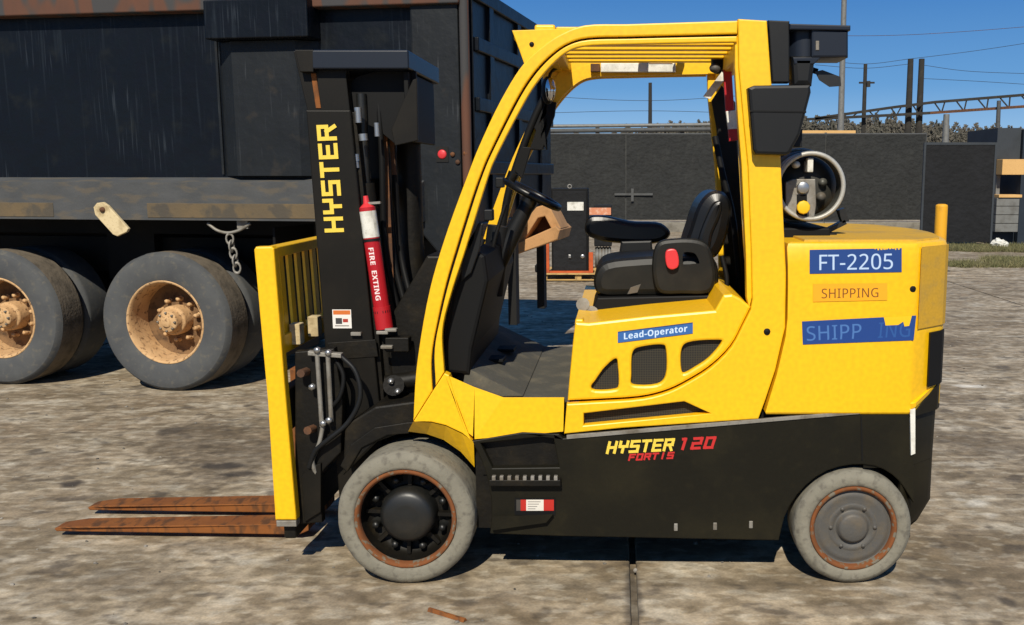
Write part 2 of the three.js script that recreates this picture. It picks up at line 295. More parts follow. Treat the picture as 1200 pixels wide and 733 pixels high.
  for (const z of [-.4, -1.2, -2.0]) tp('tailgate_rib', bx(XR + .058, XR + .088, 1.3, 2.97, z - .05, z + .05), M.navy, tg);
  // tan apron and flap hanger behind the tailgate
  { const T = (pts, z) => pts.map(([u, v]) => { const q = TL(u, v, z); return [q.x, q.y]; });
    const ap = tp('spreader_apron', ext(T([[586, 305], [590, 292], [608, 284], [651, 265], [656, 270], [653, 281], [640, 286]], -1.3), -1.3, .5, .01), M.tanSteel);
    tp('apron_arm', ext(T([[598, 289], [610, 264], [627, 243], [641, 239], [656, 268], [646, 271], [637, 254], [629, 256], [619, 272], [612, 284]], -1.32), -1.36, .34, .01), M.tanSteel, ap);
    tp('apron_back', ext(T([[604, 288], [612, 266], [628, 250], [640, 254], [646, 270]], -1.5), -1.55, .04), M.rustDark, ap); }
  for (const z of [-1.01, -2.01]) tp('flap_hanger', bx(XR + .02, XR + .09, .45, 1.2, z - .05, z + .05), M.truckBlack);
  // chassis
  tp('frame_rail', bx(XL, XR - .35, .86, 1.16, -.98, -.86), M.truckBlack); tp('frame_rail', bx(XL, XR - .35, .86, 1.16, ZF + .86, ZF + .98), M.truckBlack);
  tp('cross_member', [bx(-1.0, -.55, .8, 1.2, -1.7, -.75), bx(1.4, 1.6, .8, 1.35, -1.75, -.7), bx(-3.4, -3.2, .8, 1.35, -1.75, -.7), bx(XL, XR - .3, 1.2, 1.38, -1.1, -.7), bx(XL, XR - .3, 1.2, 1.38, -1.75, -1.35)], M.truckBlack);
  for (const x of [0, -1.47]) tp('axle', [cyl(V(x, .55, -.2), V(x, .55, ZF + .2), .11, .11, 16), new THREE.SphereGeometry(.27, 20, 14).translate(x, .56, ZF / 2)], M.truckBlack);
  tp('mud_flap', bx(.95, .97, .3, 1.3, -.64, -.02), M.rubber); tp('mud_flap', bx(.95, .97, .3, 1.3, ZF + .02, ZF + .64), M.rubber);
  tp('fuel_tank', bx(-4.3, -2.5, .55, 1.15, -.62, -.08, .12), M.truckBlack);
  // wheels
  const R = .552;
  const tyreP = (zo) => [[.325, zo], [.35, zo + .012], [.40, zo + .022], [.47, zo + .024], [.51, zo + .016], [.518, zo + .010], [.522, zo + .014], [R - .012, zo - .008], [R, zo - .03], [R, zo - .25], [R - .015, zo - .28], [.47, zo - .295], [.40, zo - .295], [.325, zo - .28]];
  const mk = (name, near) => {
    const o = new THREE.Group(); o.name = name; truck.add(o); return o;
  };
  for (const [x, dy] of [[0, 0], [-1.47, .0]]) for (const far of [0, 1]) {
    const wgrp = new THREE.Group(); wgrp.name = 'wheel'; wgrp.position.set(x, R, far ? ZF : 0); if (far) wgrp.rotation.y = Math.PI; truck.add(wgrp);
    const wp = (n, g, m) => { const o = new THREE.Mesh(uvBox(mg(g)), m); o.name = n; o.castShadow = o.receiveShadow = true; wgrp.add(o); return o; };
    wp('tyre', lathe(tyreP(-.03).slice(0, 9), 72), M.tyre); wp('tread', lathe(tyreP(-.03).slice(8), 72), M.tread); wp('tyre', lathe(tyreP(-.36), 72), M.tyre);
    wp('rim', lathe([[.332, -.028], [.326, -.018], [.312, -.03], [.303, -.06], [.297, -.10], [.292, -.235]], 56), M.mud); wp('wheel_disc', lathe([[.293, -.234], [.27, -.262], [.225, -.258], [.16, -.225], [.10, -.222]], 56), M.mudDark);
    wp('hub', lathe([[.118, -.23], [.118, -.13], [.105, -.115], [.09, -.112], [.088, -.06], [.075, -.048], [.04, -.045], [.035, -.03], [0, -.03]], 28), M.mud);
    const nuts = []; for (let k = 0; k < 10; k++) { const a = k / 10 * 6.283 + .2; nuts.push(lathe([[0, .0], [.018, 0], [.018, -.045], [.024, -.05]], 6).translate(Math.cos(a) * .165, Math.sin(a) * .165, -.178)); }
    nuts.forEach(n => wp('wheel_nut', n, M.mud));
    const bolts = []; for (let k = 0; k < 8; k++) { const a = k / 8 * 6.283; wp('hub_bolt', lathe([[0, .012], [.009, .012], [.009, -.01]], 6).translate(Math.cos(a) * .072, Math.sin(a) * .072, -.048), M.dullSteel); }
  }
  // tan latch lever, hook bracket with chain
  { const z = .15, pts = [[110, 243], [114, 238], [121, 237], [127, 241], [151, 268], [149, 272], [138, 277], [133, 275], [112, 252]].map(([u, v]) => { const q = TL(u, v, z); return [q.x, q.y]; });
    const lv = tp('latch_lever', ext(pts, z + .012, .03, .006), M.mudPale); const q = TL(118, 246, z + .03); tp('pivot_bolt', lathe([[0, .012], [.02, .01], [.022, -.012]], 12).translate(q.x, q.y, z + .014), M.rustDark, lv); }
  { const z = .08, q = (u, v) => { const a = TL(u, v, z); return a; };
    const hk = tp('hook_bracket', [tube([q(243, 262), q(254, 270), q(266, 273), q(280, 270), q(293, 262)], .012, 20, 6), bx(q(262, 0).x, q(275, 0).x, q(268, 268).y, 1.38, z - .02, z + .0)], M.dullSteel);
    let y = q(268, 273).y - .02; for (let k = 0; k < 5; k++) { const g = new THREE.TorusGeometry(.026, .008, 6, 14).scale(1, 1.5, 1); if (k % 2) g.rotateY(1.4); else g.rotateY(.25); tp('chain_link', g.translate(q(269 + k * 1.6, 280).x, y - .025, z), M.dullSteel, hk); y -= .055; } }
}

// ---------------------------------------------------------------- lettering from strokes (unit cell 1 x 1)
const GLYPH = {
  H: [[0, 0, 0, 1], [1, 0, 1, 1], [0, .5, 1, .5]], Y: [[0, 1, 0, .55], [1, 1, 1, .55], [0, .55, 1, .55], [.5, .55, .5, 0]],
  S: [[1, 1, 0, 1], [0, 1, 0, .52], [0, .52, 1, .52], [1, .52, 1, 0], [1, 0, 0, 0]], T: [[0, 1, 1, 1], [.5, 1, .5, 0]],
  E: [[0, 0, 0, 1], [0, 1, 1, 1], [0, .5, .85, .5], [0, 0, 1, 0]], R: [[0, 0, 0, 1], [0, 1, 1, 1], [1, 1, 1, .5], [1, .5, 0, .5], [.6, .5, 1, 0]],
  1: [[.5, 0, .5, 1], [.2, 1, .5, 1]], 2: [[0, 1, 1, 1], [1, 1, 1, .5], [1, .5, 0, .5], [0, .5, 0, 0], [0, 0, 1, 0]], 0: [[0, 0, 0, 1], [0, 1, 1, 1], [1, 1, 1, 0], [1, 0, 0, 0]],
  F: [[0, 0, 0, 1], [0, 1, 1, 1], [0, .5, .8, .5]], O: [[0, 0, 0, 1], [0, 1, 1, 1], [1, 1, 1, 0], [1, 0, 0, 0]], I: [[.5, 0, .5, 1]],
};
// word laid on a plane: origin at the lower left corner of the text, right and up vectors, letter size
function word(str, o, right, up, cw, ch, gap, st, slant = 0) {
  const n = right.clone().cross(up).normalize(), out = [];
  [...str].forEach((c, i) => {
    const at = (x, y) => o.clone().addScaledVector(right, i * (cw + gap) + st / 2 + x * (cw - st) + y * slant).addScaledVector(up, st / 2 + y * (ch - st));
    (GLYPH[c] || []).forEach(([x0, y0, x1, y1], k) => {
      const a = at(x0, y0), b = at(x1, y1), d = b.clone().sub(a).normalize().multiplyScalar(st / 2), s = n.clone().cross(d).normalize().multiplyScalar(st / 2), dz = n.clone().multiplyScalar(.0014 + k * .0003);
      a.sub(d); b.add(d); const back = n.clone().multiplyScalar(-.001);
      const q = [a.clone().add(s), a.clone().sub(s), b.clone().sub(s), b.clone().add(s)].map(p => p.add(dz));
      const g = new THREE.BufferGeometry(); const pos = []; for (const t of [[0, 1, 2], [0, 2, 3]]) for (const e of t) pos.push(q[e].x, q[e].y, q[e].z);
      g.setAttribute('position', new THREE.Float32BufferAttribute(pos, 3)); g.computeVertexNormals();
      if (new THREE.Vector3().fromBufferAttribute(g.attributes.normal, 0).dot(n) < 0) { const p = g.attributes.position.array; for (let e = 0; e < p.length; e += 9) for (let c2 = 0; c2 < 3; c2++) { const t = p[e + 3 + c2]; p[e + 3 + c2] = p[e + 6 + c2]; p[e + 6 + c2] = t; } g.computeVertexNormals(); }
      out.push(g);
    });
  });
  return out;
}
function canvasMat(w, h, draw, rough = .5) {
  const c = document.createElement('canvas'); c.width = w; c.height = h; draw(c.getContext('2d'), w, h);
  const t = new THREE.CanvasTexture(c); t.colorSpace = THREE.SRGBColorSpace; return S({ map: t, roughness: rough });
}
// printed sticker: four photo pixels (tl, tr, br, bl) on plane z
function sticker(name, quad, z, m, parent, label) {
  const q = quad.map(([u, v]) => P3(u, v, z)), g = new THREE.BufferGeometry();
  const idx = [3, 2, 1, 3, 1, 0], uvs = [[0, 1], [1, 1], [1, 0], [0, 0]], pos = [], uv = [];
  for (const i of idx) { pos.push(q[i].x, q[i].y, q[i].z); uv.push(...uvs[i]); }
  g.setAttribute('position', new THREE.Float32BufferAttribute(pos, 3)); g.setAttribute('uv', new THREE.Float32BufferAttribute(uv, 2)); g.computeVertexNormals();
  return part(name, g, m, parent, { keepUV: true, label });
}

// ---------------------------------------------------------------- forklift
const ZC = -.70;                                    // centre line; the side that faces us is z = 0
const fork = thing('forklift', 'yellow and black counterbalance forklift with lowered rusty forks standing on the concrete', 'forklift', [0, 0, ZC]);
const fp = (n, g, m, parent = fork, o) => part(n, g, m, parent, o);
const both = (n, g, m, parent = fork) => { fp(n, g, m, parent); return fp(n, mirrorZ(mg(g), ZC), m, parent); };

// --- black chassis: side skirts with wheel arches, belly, step
{
  const z = -.03;
  const archF = curvePts([[553, 517], [566, 545], [574, 575], [576, 605], [574, 626]], 10);
  const archR = curvePts([[913, 634], [921, 603], [940, 574], [968, 553], [1000, 545], [1030, 548], [1052, 562], [1066, 582]], 16);
  const skirt = [...archF, [660, 629], ...archR, [1071, 590], [1071, 482], [1009, 485], [660, 514], [655, 509], [612, 507]];
  const hole = [[577, 549], [563, 520], [648, 511], [655, 548]];
  const g = ext(px(skirt, z), z, .04, .005, [px(hole, z)]);
  fp('skirt', g, M.black); fp('skirt', mirrorZ(g, ZC), M.black);
  // bright worn edge strip along the top of the skirt
  fp('edge_strip', ext(px([[664, 510.5], [1008, 481.5], [1008, 485.5], [664, 515]], z + .004), z + .006, .014, .001), M.dullSteel);
  fp('panel_seam', ext(px([[1008.6, 486], [1010.2, 486], [1011.5, 540], [1009.8, 540]], z + .002), z + .0025, .002), M.rubber);
  const yb = P(700, 630, z)[1];
  fp('belly', [bx(-.60, .62, yb + .02, .76, -1.35, -.085), bx(-1.08, -.6, .34, .70, -1.0, -.42), bx(.62, 1.16, .52, .74, -1.35, -.09)], M.blackGrease);
  fp('steer_axle', [bx(.86, 1.1, .17, .34, -1.12, -.28, .02), bx(.93, 1.03, .34, .55, -.85, -.55)], M.blackGrease);
  // step recess
  const so = px(hole, z);
  fp('step_back', ext(px([[556, 512], [660, 506], [662, 556], [566, 556]], -.08), -.074, .008), M.blackGrease);
  const t0 = P(573, 551, 0)[0], t1 = P(657, 549, 0)[0], ty = P(610, 551, 0)[1] - .012;
  const step = fp('step_tread', bx(t0, t1, ty - .055, ty - .028, -.066, .012, .004), M.blackGrease);
  const teeth = []; for (let k = 0; k < 9; k++) { const x = lerp(t0 + .02, t1 - .02, k / 8); fp('step_tooth', bx(x - .008, x + .008, ty - .03, ty - .012, -.01, .014, .003), M.dullSteel, step); }
  fp('lower_step', convex([P3(577, 606, .0), P3(648, 603, .0), P3(640, 613, .0), P3(577, 622, .0), P3(577, 606, -.03), P3(648, 603, -.03), P3(640, 613, -.03), P3(577, 622, -.03)]), M.black);
  fp('bolt', [[792, 618], [880, 615], [838, 617]].flatMap(([u, v]) => [bx(P(u, v, z)[0] - .008, P(u, v, z)[0] + .008, P(u, v, z)[1] - .016, P(u, v, z)[1] + .016, z - .002, z + .006, .003)]), M.dullSteel);
  // warning sticker
  fp('sticker_plate', ext(px([[603, 584], [651, 584], [651, 604], [603, 604]], z), z + .003, .004), M.rubber);
  sticker('warning_sticker', [[605, 586], [649, 586], [649, 599], [605, 599]], z + .005, canvasMat(176, 52, (c, w, h) => { c.fillStyle = '#b3271c'; c.fillRect(0, 0, w, h); c.fillStyle = '#d9d3c6'; c.fillRect(46, 0, 82, h); c.fillStyle = '#3d3a35'; c.fillRect(0, 0, 20, h); for (let k = 0; k < 4; k++) { c.fillStyle = '#8d8880'; c.fillRect(54, 8 + k * 11, 60 - k * 8, 4); } }), fork);
}
// --- yellow fender, sill and cowl
{
  // flat cheek under the front pillar
  const z = -.03;
  fp('front_fender', ext(px([[485, 493.4], [507, 458.5], [520.6, 437.6], [526, 440], [536, 475], [549, 512], [553, 517], [541, 508], [522, 499], [505, 495], [484, 494]], z), z, .05, .005), M.yellow);
  // folded edge below it turning in over the tyre
  const top = [[484, 494.5], [505, 495.5], [522, 499.5], [541, 508.5], [555, 518]], bot = [[478, 506], [500, 509], [520, 516], [540, 530], [556, 548]];
  const geos = []; for (let i = 0; i < 4; i++) geos.push(convex([P3(...top[i], z), P3(...top[i + 1], z), P3(...bot[i], z - .075), P3(...bot[i + 1], z - .075), P3(...top[i], z - .06), P3(...top[i + 1], z - .06), P3(...bot[i], z - .10), P3(...bot[i + 1], z - .10)]));
  fp('fender_lip', geos, M.yellow);
  // folded sill
  const a = [524, 440], b = [556, 454], c = [590, 466], d = [661, 466], e = [660, 506], f = [556, 515];
  fp('sill', [convex([P3(...a, -.034), P3(...b, -.05), P3(554, 512, -.034), P3(549, 508, -.034), P3(...a, -.10), P3(...b, -.10), P3(554, 512, -.10)]),
    convex([P3(...b, -.05), P3(...c, -.035), P3(...f, -.034), P3(...b, -.10), P3(...c, -.10), P3(...f, -.10)]),
    convex([P3(...c, -.035), P3(...d, -.035), P3(...e, -.035), P3(...f, -.034), P3(...c, -.10), P3(...d, -.10), P3(...e, -.10), P3(...f, -.10)])], M.yellow);
  const farS = ext(px([[486, 470], [520, 446], [590, 476], [661, 476], [660, 506], [556, 515], [541, 508], [505, 495], [484, 494]], z), z, .05, .004);
  fp('sill', mirrorZ(farS, ZC), M.yellow);
  fp('inner_fender', [ext(px([[560, 540], [520, 512], [470, 506], [420, 520], [405, 560], [395, 560], [400, 500], [440, 470], [520, 470], [565, 500]], -.33), -.34, .3, 0)], M.blackGrease);
  both('wheel_guard', ext(px([[400, 545], [412, 520], [440, 500], [478, 494], [486, 494], [480, 507], [455, 509], [425, 524], [408, 552]], -.16), -.14, .2, .004), M.blackGrease);
}
const seam = [[880, 362], [871, 380], [857, 406], [833, 430], [808, 446], [784, 458], [754, 466], [700, 470], [664, 472]];
{
  // rear pillar and side cowl in one plate (near side has the long vent)
  const z = -.03, s = seam.map(([u, v]) => [u, v + 1.8]);
  const cowl = [[882, 352], ...curvePts(s, 24), [661, 509], [730, 502], [889, 491.5], [897, 470], [909, 434], [920.5, 384], [921.5, 320], [919, 270]].map(p => p);
  const body = [...cowl, [915, 183], [904, 95], [899, 24], [865, 22], [866, 80], [872, 145], [877, 195], [881, 300]];
  const vent = [[684, 485], [802, 471], [833, 485], [684, 499]];
  const g = ext(px(body, z), z, .045, .006, [px(vent, z)]);
  fp('side_cowl', g, M.yellow); const v2 = fp('vent_mesh', ext(px([[680, 482], [802, 467], [838, 487], [680, 503]], z - .06), z - .047, .006), M.vent);
  fp('side_cowl', mirrorZ(ext(px(body, z), z, .045, .006), ZC), M.yellow);
  // inner lip of the pillar
  fp('pillar_lip', ext(px([[862, 40], [865.5, 40], [866.5, 80], [872.5, 145], [877.5, 195], [881.5, 300], [882, 350], [879, 362], [876, 350], [875, 300], [870, 195], [866, 145], [862, 80]], z), z - .018, .05, .004), M.yellow);
  fp('cowl_bolt', lathe([[0, .006], [.012, .005], [.014, 0]], 12).translate(...P(899, 389, z), z), M.rubber);
}
{
  // engine hood: side panels with three vents, top, black engine box behind
  const z = -.045;
  const side = [[674, 378], [671, 404], [667, 446], [665, 470], ...curvePts(seam.slice().reverse().slice(1).map(([u, v]) => [u, v - 1.6]), 24), [878, 358], [868, 350], [858, 345], [848, 346], [838, 364], [760, 371], [690, 379]];
  const v1 = smoothLoop([[722, 421], [724, 430], [724, 455], [720, 457], [694, 457], [693, 453], [698, 446], [709, 431]], 40), v2 = smoothLoop([[741, 416], [744, 410], [752, 407], [778, 405], [780, 408], [780, 441], [773, 450], [744, 452], [740, 450], [740, 440]], 44), v3 = smoothLoop([[799, 410], [804, 403], [840, 399], [846, 400], [832, 419], [815, 431], [801, 438], [799, 435]], 44);
  const g = ext(px(side, z), z, .035, .010, [v1, v2, v3].map(q => px(q, z)));
  const hood = fp('hood', g, M.yellow);
  for (const [q, n] of [[v1, 4], [v2, 5], [v3, 5]]) { const cx = q.reduce((a, p) => a + p[0], 0) / q.length, cy = q.reduce((a, p) => a + p[1], 0) / q.length; fp('vent_mesh', ext(px(q.map(([u, v]) => [cx + (u - cx) * 1.08, cy + (v - cy) * 1.08]), z - .045), z - .030, .008), M.vent, hood); }
  fp('hood', mirrorZ(ext(px(side, z), z, .035, .01), ZC), M.yellow);
  const top = [[674, 377], [690, 379], [760, 371], [838, 364], [848, 346], [858, 345], [868, 350], [878, 358], [868, 375], [838, 383], [690, 394], [673, 394]];
  fp('hood_top', ext(px(top, z - .03), z - .036, -2 * ZC - .072 - .0 + 2 * z, 0), M.yellow);
  fp('engine_box', bx(P(672, 400, -.1)[0] + .02, .52, .75, P(690, 392, -.1)[1] - .03, -1.31, -.10), M.blackGrease);
  fp('hood_latch', bx(P(674, 378, -.1)[0], P(684, 378, -.1)[0], P(676, 382, -.1)[1], P(676, 374, -.1)[1], -.16, -.09, .008), M.yellow);
  sticker('name_sticker', [[724, 389], [812, 378], [812, 391], [724, 402]], z + .0035, canvasMat(360, 56, (c, w, h) => {
    c.fillStyle = '#2f5f9e'; c.fillRect(0, 0, w, h); c.fillStyle = '#16365f'; c.fillRect(0, 0, w, 5); c.fillStyle = '#c6d8ea'; c.font = 'bold 44px sans-serif'; c.textAlign = 'center'; c.fillText('Lead-Operator', w / 2, 43, w - 20);
  }), fork);
}
// --- overhead guard
{
  const z = -.03;
  const outer = [[484, 494], [485, 470], [488, 429], [503, 341], [522, 276], [549, 202], [560, 174], [588, 115], [614, 74], [637, 53], [657, 40], [683, 30], [740, 28], [865, 24]];
  const oc = curvePts(outer, 60);
  // width of the outer flange, then groove, then inner lip
  const inner = [[520, 437], [518, 387], [528, 345], [543, 299], [574, 200], [578, 190], [608, 131], [627, 99], [650, 72], [667, 59], [683, 54], [740, 51.5], [864, 49]];
  const ic = curvePts(inner, 60);
  const at = (k, t) => { const a = oc[k], b = ic[k]; return [lerp(a[0], b[0], t), lerp(a[1], b[1], t)]; };
  const n = 60, band = (t0, t1, a = 0, b = n) => { const q = []; for (let k = a; k <= b; k++) q.push(at(k, t0)); for (let k = b; k >= a; k--) q.push(at(k, t1)); return q; };
  const flange = ext(px(band(0, .62), z), z, .03, .006), lip = ext(px(band(.72, 1), z), z - .006, .03, .005), tubeG = ext(px(band(.10, .96), z - .03), z - .034, .05, 0), seal = ext(px(band(.6, .75), z), z - .018, .01, 0);
  const gd = fp('guard_frame', [flange, tubeG], M.yellow); fp('guard_lip', lip, M.yellow, gd); fp('seal', seal, M.rubber, gd);
  const gd2 = fp('guard_frame', mirrorZ(mg([flange, tubeG]), ZC), M.yellow); fp('guard_lip', mirrorZ(lip, ZC), M.yellow, gd2);
  // front visor plate across the top
  const vis = px([[600, 36], [690, 33], [660, 46], [636, 60], [615, 77], [609, 60]], -.07);
  fp('roof_visor', ext(vis, -.06, .035, .004), M.yellow); fp('roof_visor', mirrorZ(ext(vis, -.06, .035, .004), ZC), M.yellow);
  const [vx0, vy0] = P(601, 37, -.07), [vx1] = P(690, 33, -.07);
  fp('roof_visor', bx(vx0, vx0 + .12, vy0 - .025, vy0 - .002, -1.30, -.10), M.yellow);
  fp('visor_bolt', lathe([[0, .006], [.008, .005], [.01, 0]], 10).translate(...P(623, 52, -.06), -.06), M.rubber);
  // roof bars running front to back
  const yT = 2.286, xb0 = P(668, 40, -.07)[0], xb1 = P(870, 40, -.07)[0];
  for (let k = 0; k < 7; k++) { const zz = -.18 - k * .149; fp('roof_bar', bx(xb0 - .06, xb1 + .02, yT - .036, yT - .002, zz - .026, zz + .026, .006), M.yellow); }
  fp('roof_cross_member', bx(xb0 - .14, xb0 - .058, yT - .055, yT - .004, -1.32, -.08, .01), M.yellow);
  fp('roof_cross_member', bx(xb1 + .021, xb1 + .09, yT - .10, yT - .003, -1.32, -.08, .01), M.yellow);
  // light strip and brackets on the far side of the roof
  const zf = -1.255;
  fp('roof_side_panel', ext(px([[640, 108], [655, 84], [672, 68], [690, 60], [866, 56], [866, 88], [852, 86.5], [690, 86.5], [664, 93], [650, 110]], zf - .035), zf - .035, .03, .004), M.yellow);
  fp('light_strip', ext(px([[704, 74], [792, 74], [792, 84.5], [704, 84.5]], zf), zf, .03, .004), M.white);
  fp('reflector', ext(px([[692, 74.5], [703, 74.5], [703, 84], [692, 84]], zf), zf, .028, .003), M.rustDark);
  fp('bracket', ext(px([[749, 53], [760, 53], [759, 73], [747, 73]], -1.2), -1.2, .02, .002), M.plastic);
  fp('bracket', ext(px([[760, 60], [788, 60], [788, 63.5], [760, 63.5]], -1.2), -1.205, .02, .002), M.plastic);
  fp('bracket', convex([[795, 54], [802, 57], [798, 70], [788, 71]].flatMap(([u, v]) => [P3(u, v, -1.2), P3(u, v, -1.22)])), M.plastic);
}
// --- counterweight: rings stacked in height, plan outline rounded at the rear
function ringSolid(levels, xL, zN, xA, rear, n = 10) {
  // levels: [y, inset]; xL(y) front edge; zN near side; xA where the corner begins; rear reach
  const rings = levels.map(([y, ins, rx = 0]) => {
    const q = [[xL(y) + ins, zN - ins], [xA - .012, zN - ins], [xA + .006, zN - .008 - ins]], half = ZC - (zN - ins);
    q.push([xA + .150 - ins + rx, zN - .135 - ins * .6], [xA + .172 - ins + rx, zN - .165 - ins * .4]);
    for (let k = 1; k <= n; k++) { const t = k / n; q.push([lerp(xA + .172, xA + rear, Math.sin(t * Math.PI / 2)) - ins + rx, lerp(zN - .165, ZC, t)]); }
    const mir = q.slice(0, -1).reverse().map(([x, z]) => [x, 2 * ZC - z]);
    return [...q, ...mir].map(([x, z]) => V(x, y, z));
  });
  const pos = [], tri = (a, b, c) => pos.push(a.x, a.y, a.z, b.x, b.y, b.z, c.x, c.y, c.z), N = rings[0].length;
  for (let r = 0; r < rings.length - 1; r++) for (let i = 0; i < N; i++) { const j = (i + 1) % N; tri(rings[r][i], rings[r][j], rings[r + 1][j]); tri(rings[r][i], rings[r + 1][j], rings[r + 1][i]); }
  for (const [r, up] of [[0, 0], [rings.length - 1, 1]]) for (let i = 1; i < N - 1; i++) up ? tri(rings[r][0], rings[r][i], rings[r][i + 1]) : tri(rings[r][0], rings[r][i + 1], rings[r][i]);
  const g = new THREE.BufferGeometry(); g.setAttribute('position', new THREE.Float32BufferAttribute(pos, 3)); return toCreasedNormals(g, .5);
}
{
  const z = -.02, xA = P(1076, 300, z)[0], yOf = v => P(1000, v, z)[1];
  const edge = px([[922.5, 286], [924, 320], [923, 386], [911, 438], [900, 474], [896, 488]], z).reverse();   // bottom to top
  const xL = y => { if (y <= edge[0][1]) return edge[0][0]; for (let i = 0; i < edge.length - 1; i++) if (y <= edge[i + 1][1]) return lerp(edge[i][0], edge[i + 1][0], (y - edge[i][1]) / (edge[i + 1][1] - edge[i][1])); return edge[edge.length - 1][0]; };
  const lv = (a, b, m) => { const o = []; for (let k = 0; k <= m; k++) o.push([lerp(a, b, k / m), 0]); return o; };
  const y0 = yOf(486), y1 = yOf(395), y2 = yOf(284);
  const cw = fp('counterweight', ringSolid([[y0, .006], ...lv(y0 + .008, y1, 6), ...lv(y1 + .002, y2 - .022, 5), [y2 - .006, .006], [y2, .02]], xL, z, xA, .26), M.yellow);
  // dusty cast rear block and top plate
  fp('top_plate', [(() => { const g = ringSolid([[y2 - .002, .03], [y2 + .008, .034]], () => P(935, 286, z)[0], z, xA, .26); return g; })()], M.yellowDusty);
  fp('weight_corner', convex([[y1 + .03, .006], [y2 - .02, .006]].flatMap(([y, e]) => [V(xA + .016, y, z - .008), V(xA + .156, y, z - .131), V(xA + .180, y, z - .168), V(xA + .1, y, z - .165)])), M.yellowDusty);
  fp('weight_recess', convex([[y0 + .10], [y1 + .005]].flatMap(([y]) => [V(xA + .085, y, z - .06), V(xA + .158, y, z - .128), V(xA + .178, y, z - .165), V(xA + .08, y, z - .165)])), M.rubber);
  // black lower tail
  const yb = P(1072, 629, -.02)[1], ya = P(1040, 545, z)[1];
  const tail = ringSolid([[ya - .02, .012], [y0 - .012, .008], [y0 - .002, .012]], () => P(1012, 500, z)[0], z - .008, xA - .003, .26); fp('tail_block', tail, M.black);
  fp('rear_bumper', ringSolid([[yb + .0, .04, -.02], [yb + .10, .012], [ya - .021, .012]], () => xA - .035, z - .008, xA - .003, .26), M.black);
  fp('reflective_strip', ext(px([[1067, 481], [1073, 479], [1073, 532], [1068, 534]], z + .002), z + .001, .02), M.white);
  fp('scraped_edge', convex([[1070, 474, -.018], [1074, 472, -.018], [1098, 449, -.165], [1101, 446, -.17]].flatMap(([u, v, zz]) => { const q = P3(u, v, zz); return [q, V(q.x, q.y - .02, q.z - .004), V(q.x - .03, q.y, q.z - .02)]; })), M.yellow);
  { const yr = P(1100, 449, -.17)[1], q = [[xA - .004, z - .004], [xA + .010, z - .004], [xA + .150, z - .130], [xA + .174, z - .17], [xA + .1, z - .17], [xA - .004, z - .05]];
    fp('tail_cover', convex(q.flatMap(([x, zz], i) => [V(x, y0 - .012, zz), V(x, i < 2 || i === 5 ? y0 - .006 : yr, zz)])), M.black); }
  // stickers
  const zs = z + .003;
  sticker('number_plate', [[949, 293], [1057, 291], [1057, 319], [949, 321]], zs, canvasMat(440, 116, (c, w, h) => { c.fillStyle = '#173d7c'; c.fillRect(0, 0, w, h); c.fillStyle = '#b4c8e0'; c.font = '104px sans-serif'; c.textAlign = 'center'; c.textBaseline = 'middle'; c.fillText('FT-2205', w / 2, h / 2 + 5, w - 14); c.fillStyle = '#e6b62c'; for (let k = 0; k < 9; k++) c.fillRect(310 + k * 14, 0, 6 + (k * 37 % 7), 3 + (k * 53 % 6)); }), cw, 'blue plate with white lettering');
  sticker('orange_label', [[953, 333], [1040, 332], [1040, 352], [953, 354]], zs, canvasMat(352, 84, (c, w, h) => { c.fillStyle = '#f0a414'; c.fillRect(0, 0, w, h); c.fillStyle = '#6d4310'; c.font = '62px sans-serif'; c.textAlign = 'center'; c.textBaseline = 'middle'; c.fillText('SHIPPING', w / 2, h / 2 + 4, w - 20); }), cw);
  sticker('blue_label', [[940, 377], [1074, 370], [1071, 399], [941, 404]], zs, canvasMat(520, 112, (c, w, h) => {
    c.fillStyle = '#153c7e'; c.fillRect(0, 0, w, h); c.fillStyle = '#456ea8'; c.font = '96px sans-serif'; c.textAlign = 'left'; c.textBaseline = 'middle'; c.fillText('SHIPP', 14, h / 2 + 6, 330); c.fillStyle = '#24508f'; c.fillText('ING', 346, h / 2 + 6, 160);
    c.fillStyle = '#efbb10'; c.beginPath(); c.moveTo(372, 0); c.lineTo(500, 0); c.lineTo(492, 46); c.lineTo(470, 48); c.lineTo(462, 26); c.lineTo(440, 40); c.lineTo(380, 40); c.closePath(); c.fill();
  }), cw);
  fp('lifting_hole', lathe([[0, .002], [.012, .002], [.014, -.003]], 12).translate(...P(1070, 339, z), z), M.rubber);
}
// lettering on the skirt
{
  const z = -.0295, R = V(1, 0, 0), U = V(.075, 1, 0).normalize(); const r = V(1, .05, 0).normalize();
  const o = P3(710, 532.5, z), L = P(790, 520, z)[0] - P(710, 520, z)[0];
  fp('maker_name', word('HYSTER', o, r, V(0, 1, 0), L / 6.9, .054, L / 46, .0115, .01), M.decalYellow);
  const o2 = P3(794, 528, z), L2 = P(836, 520, z)[0] - P(794, 520, z)[0];
  fp('model_number', word('120', o2, r, V(0, 1, 0), L2 / 3.5, .052, L2 / 14, .0115, .012), M.decalRed);
  const o3 = P3(736, 540.5, z), L3 = P(790, 540, z)[0] - P(736, 540, z)[0];
  fp('series_name', word('FORTIS', o3, r, V(0, 1, 0), L3 / 6.9, .030, L3 / 46, .0075, .006), M.decalRed);
}
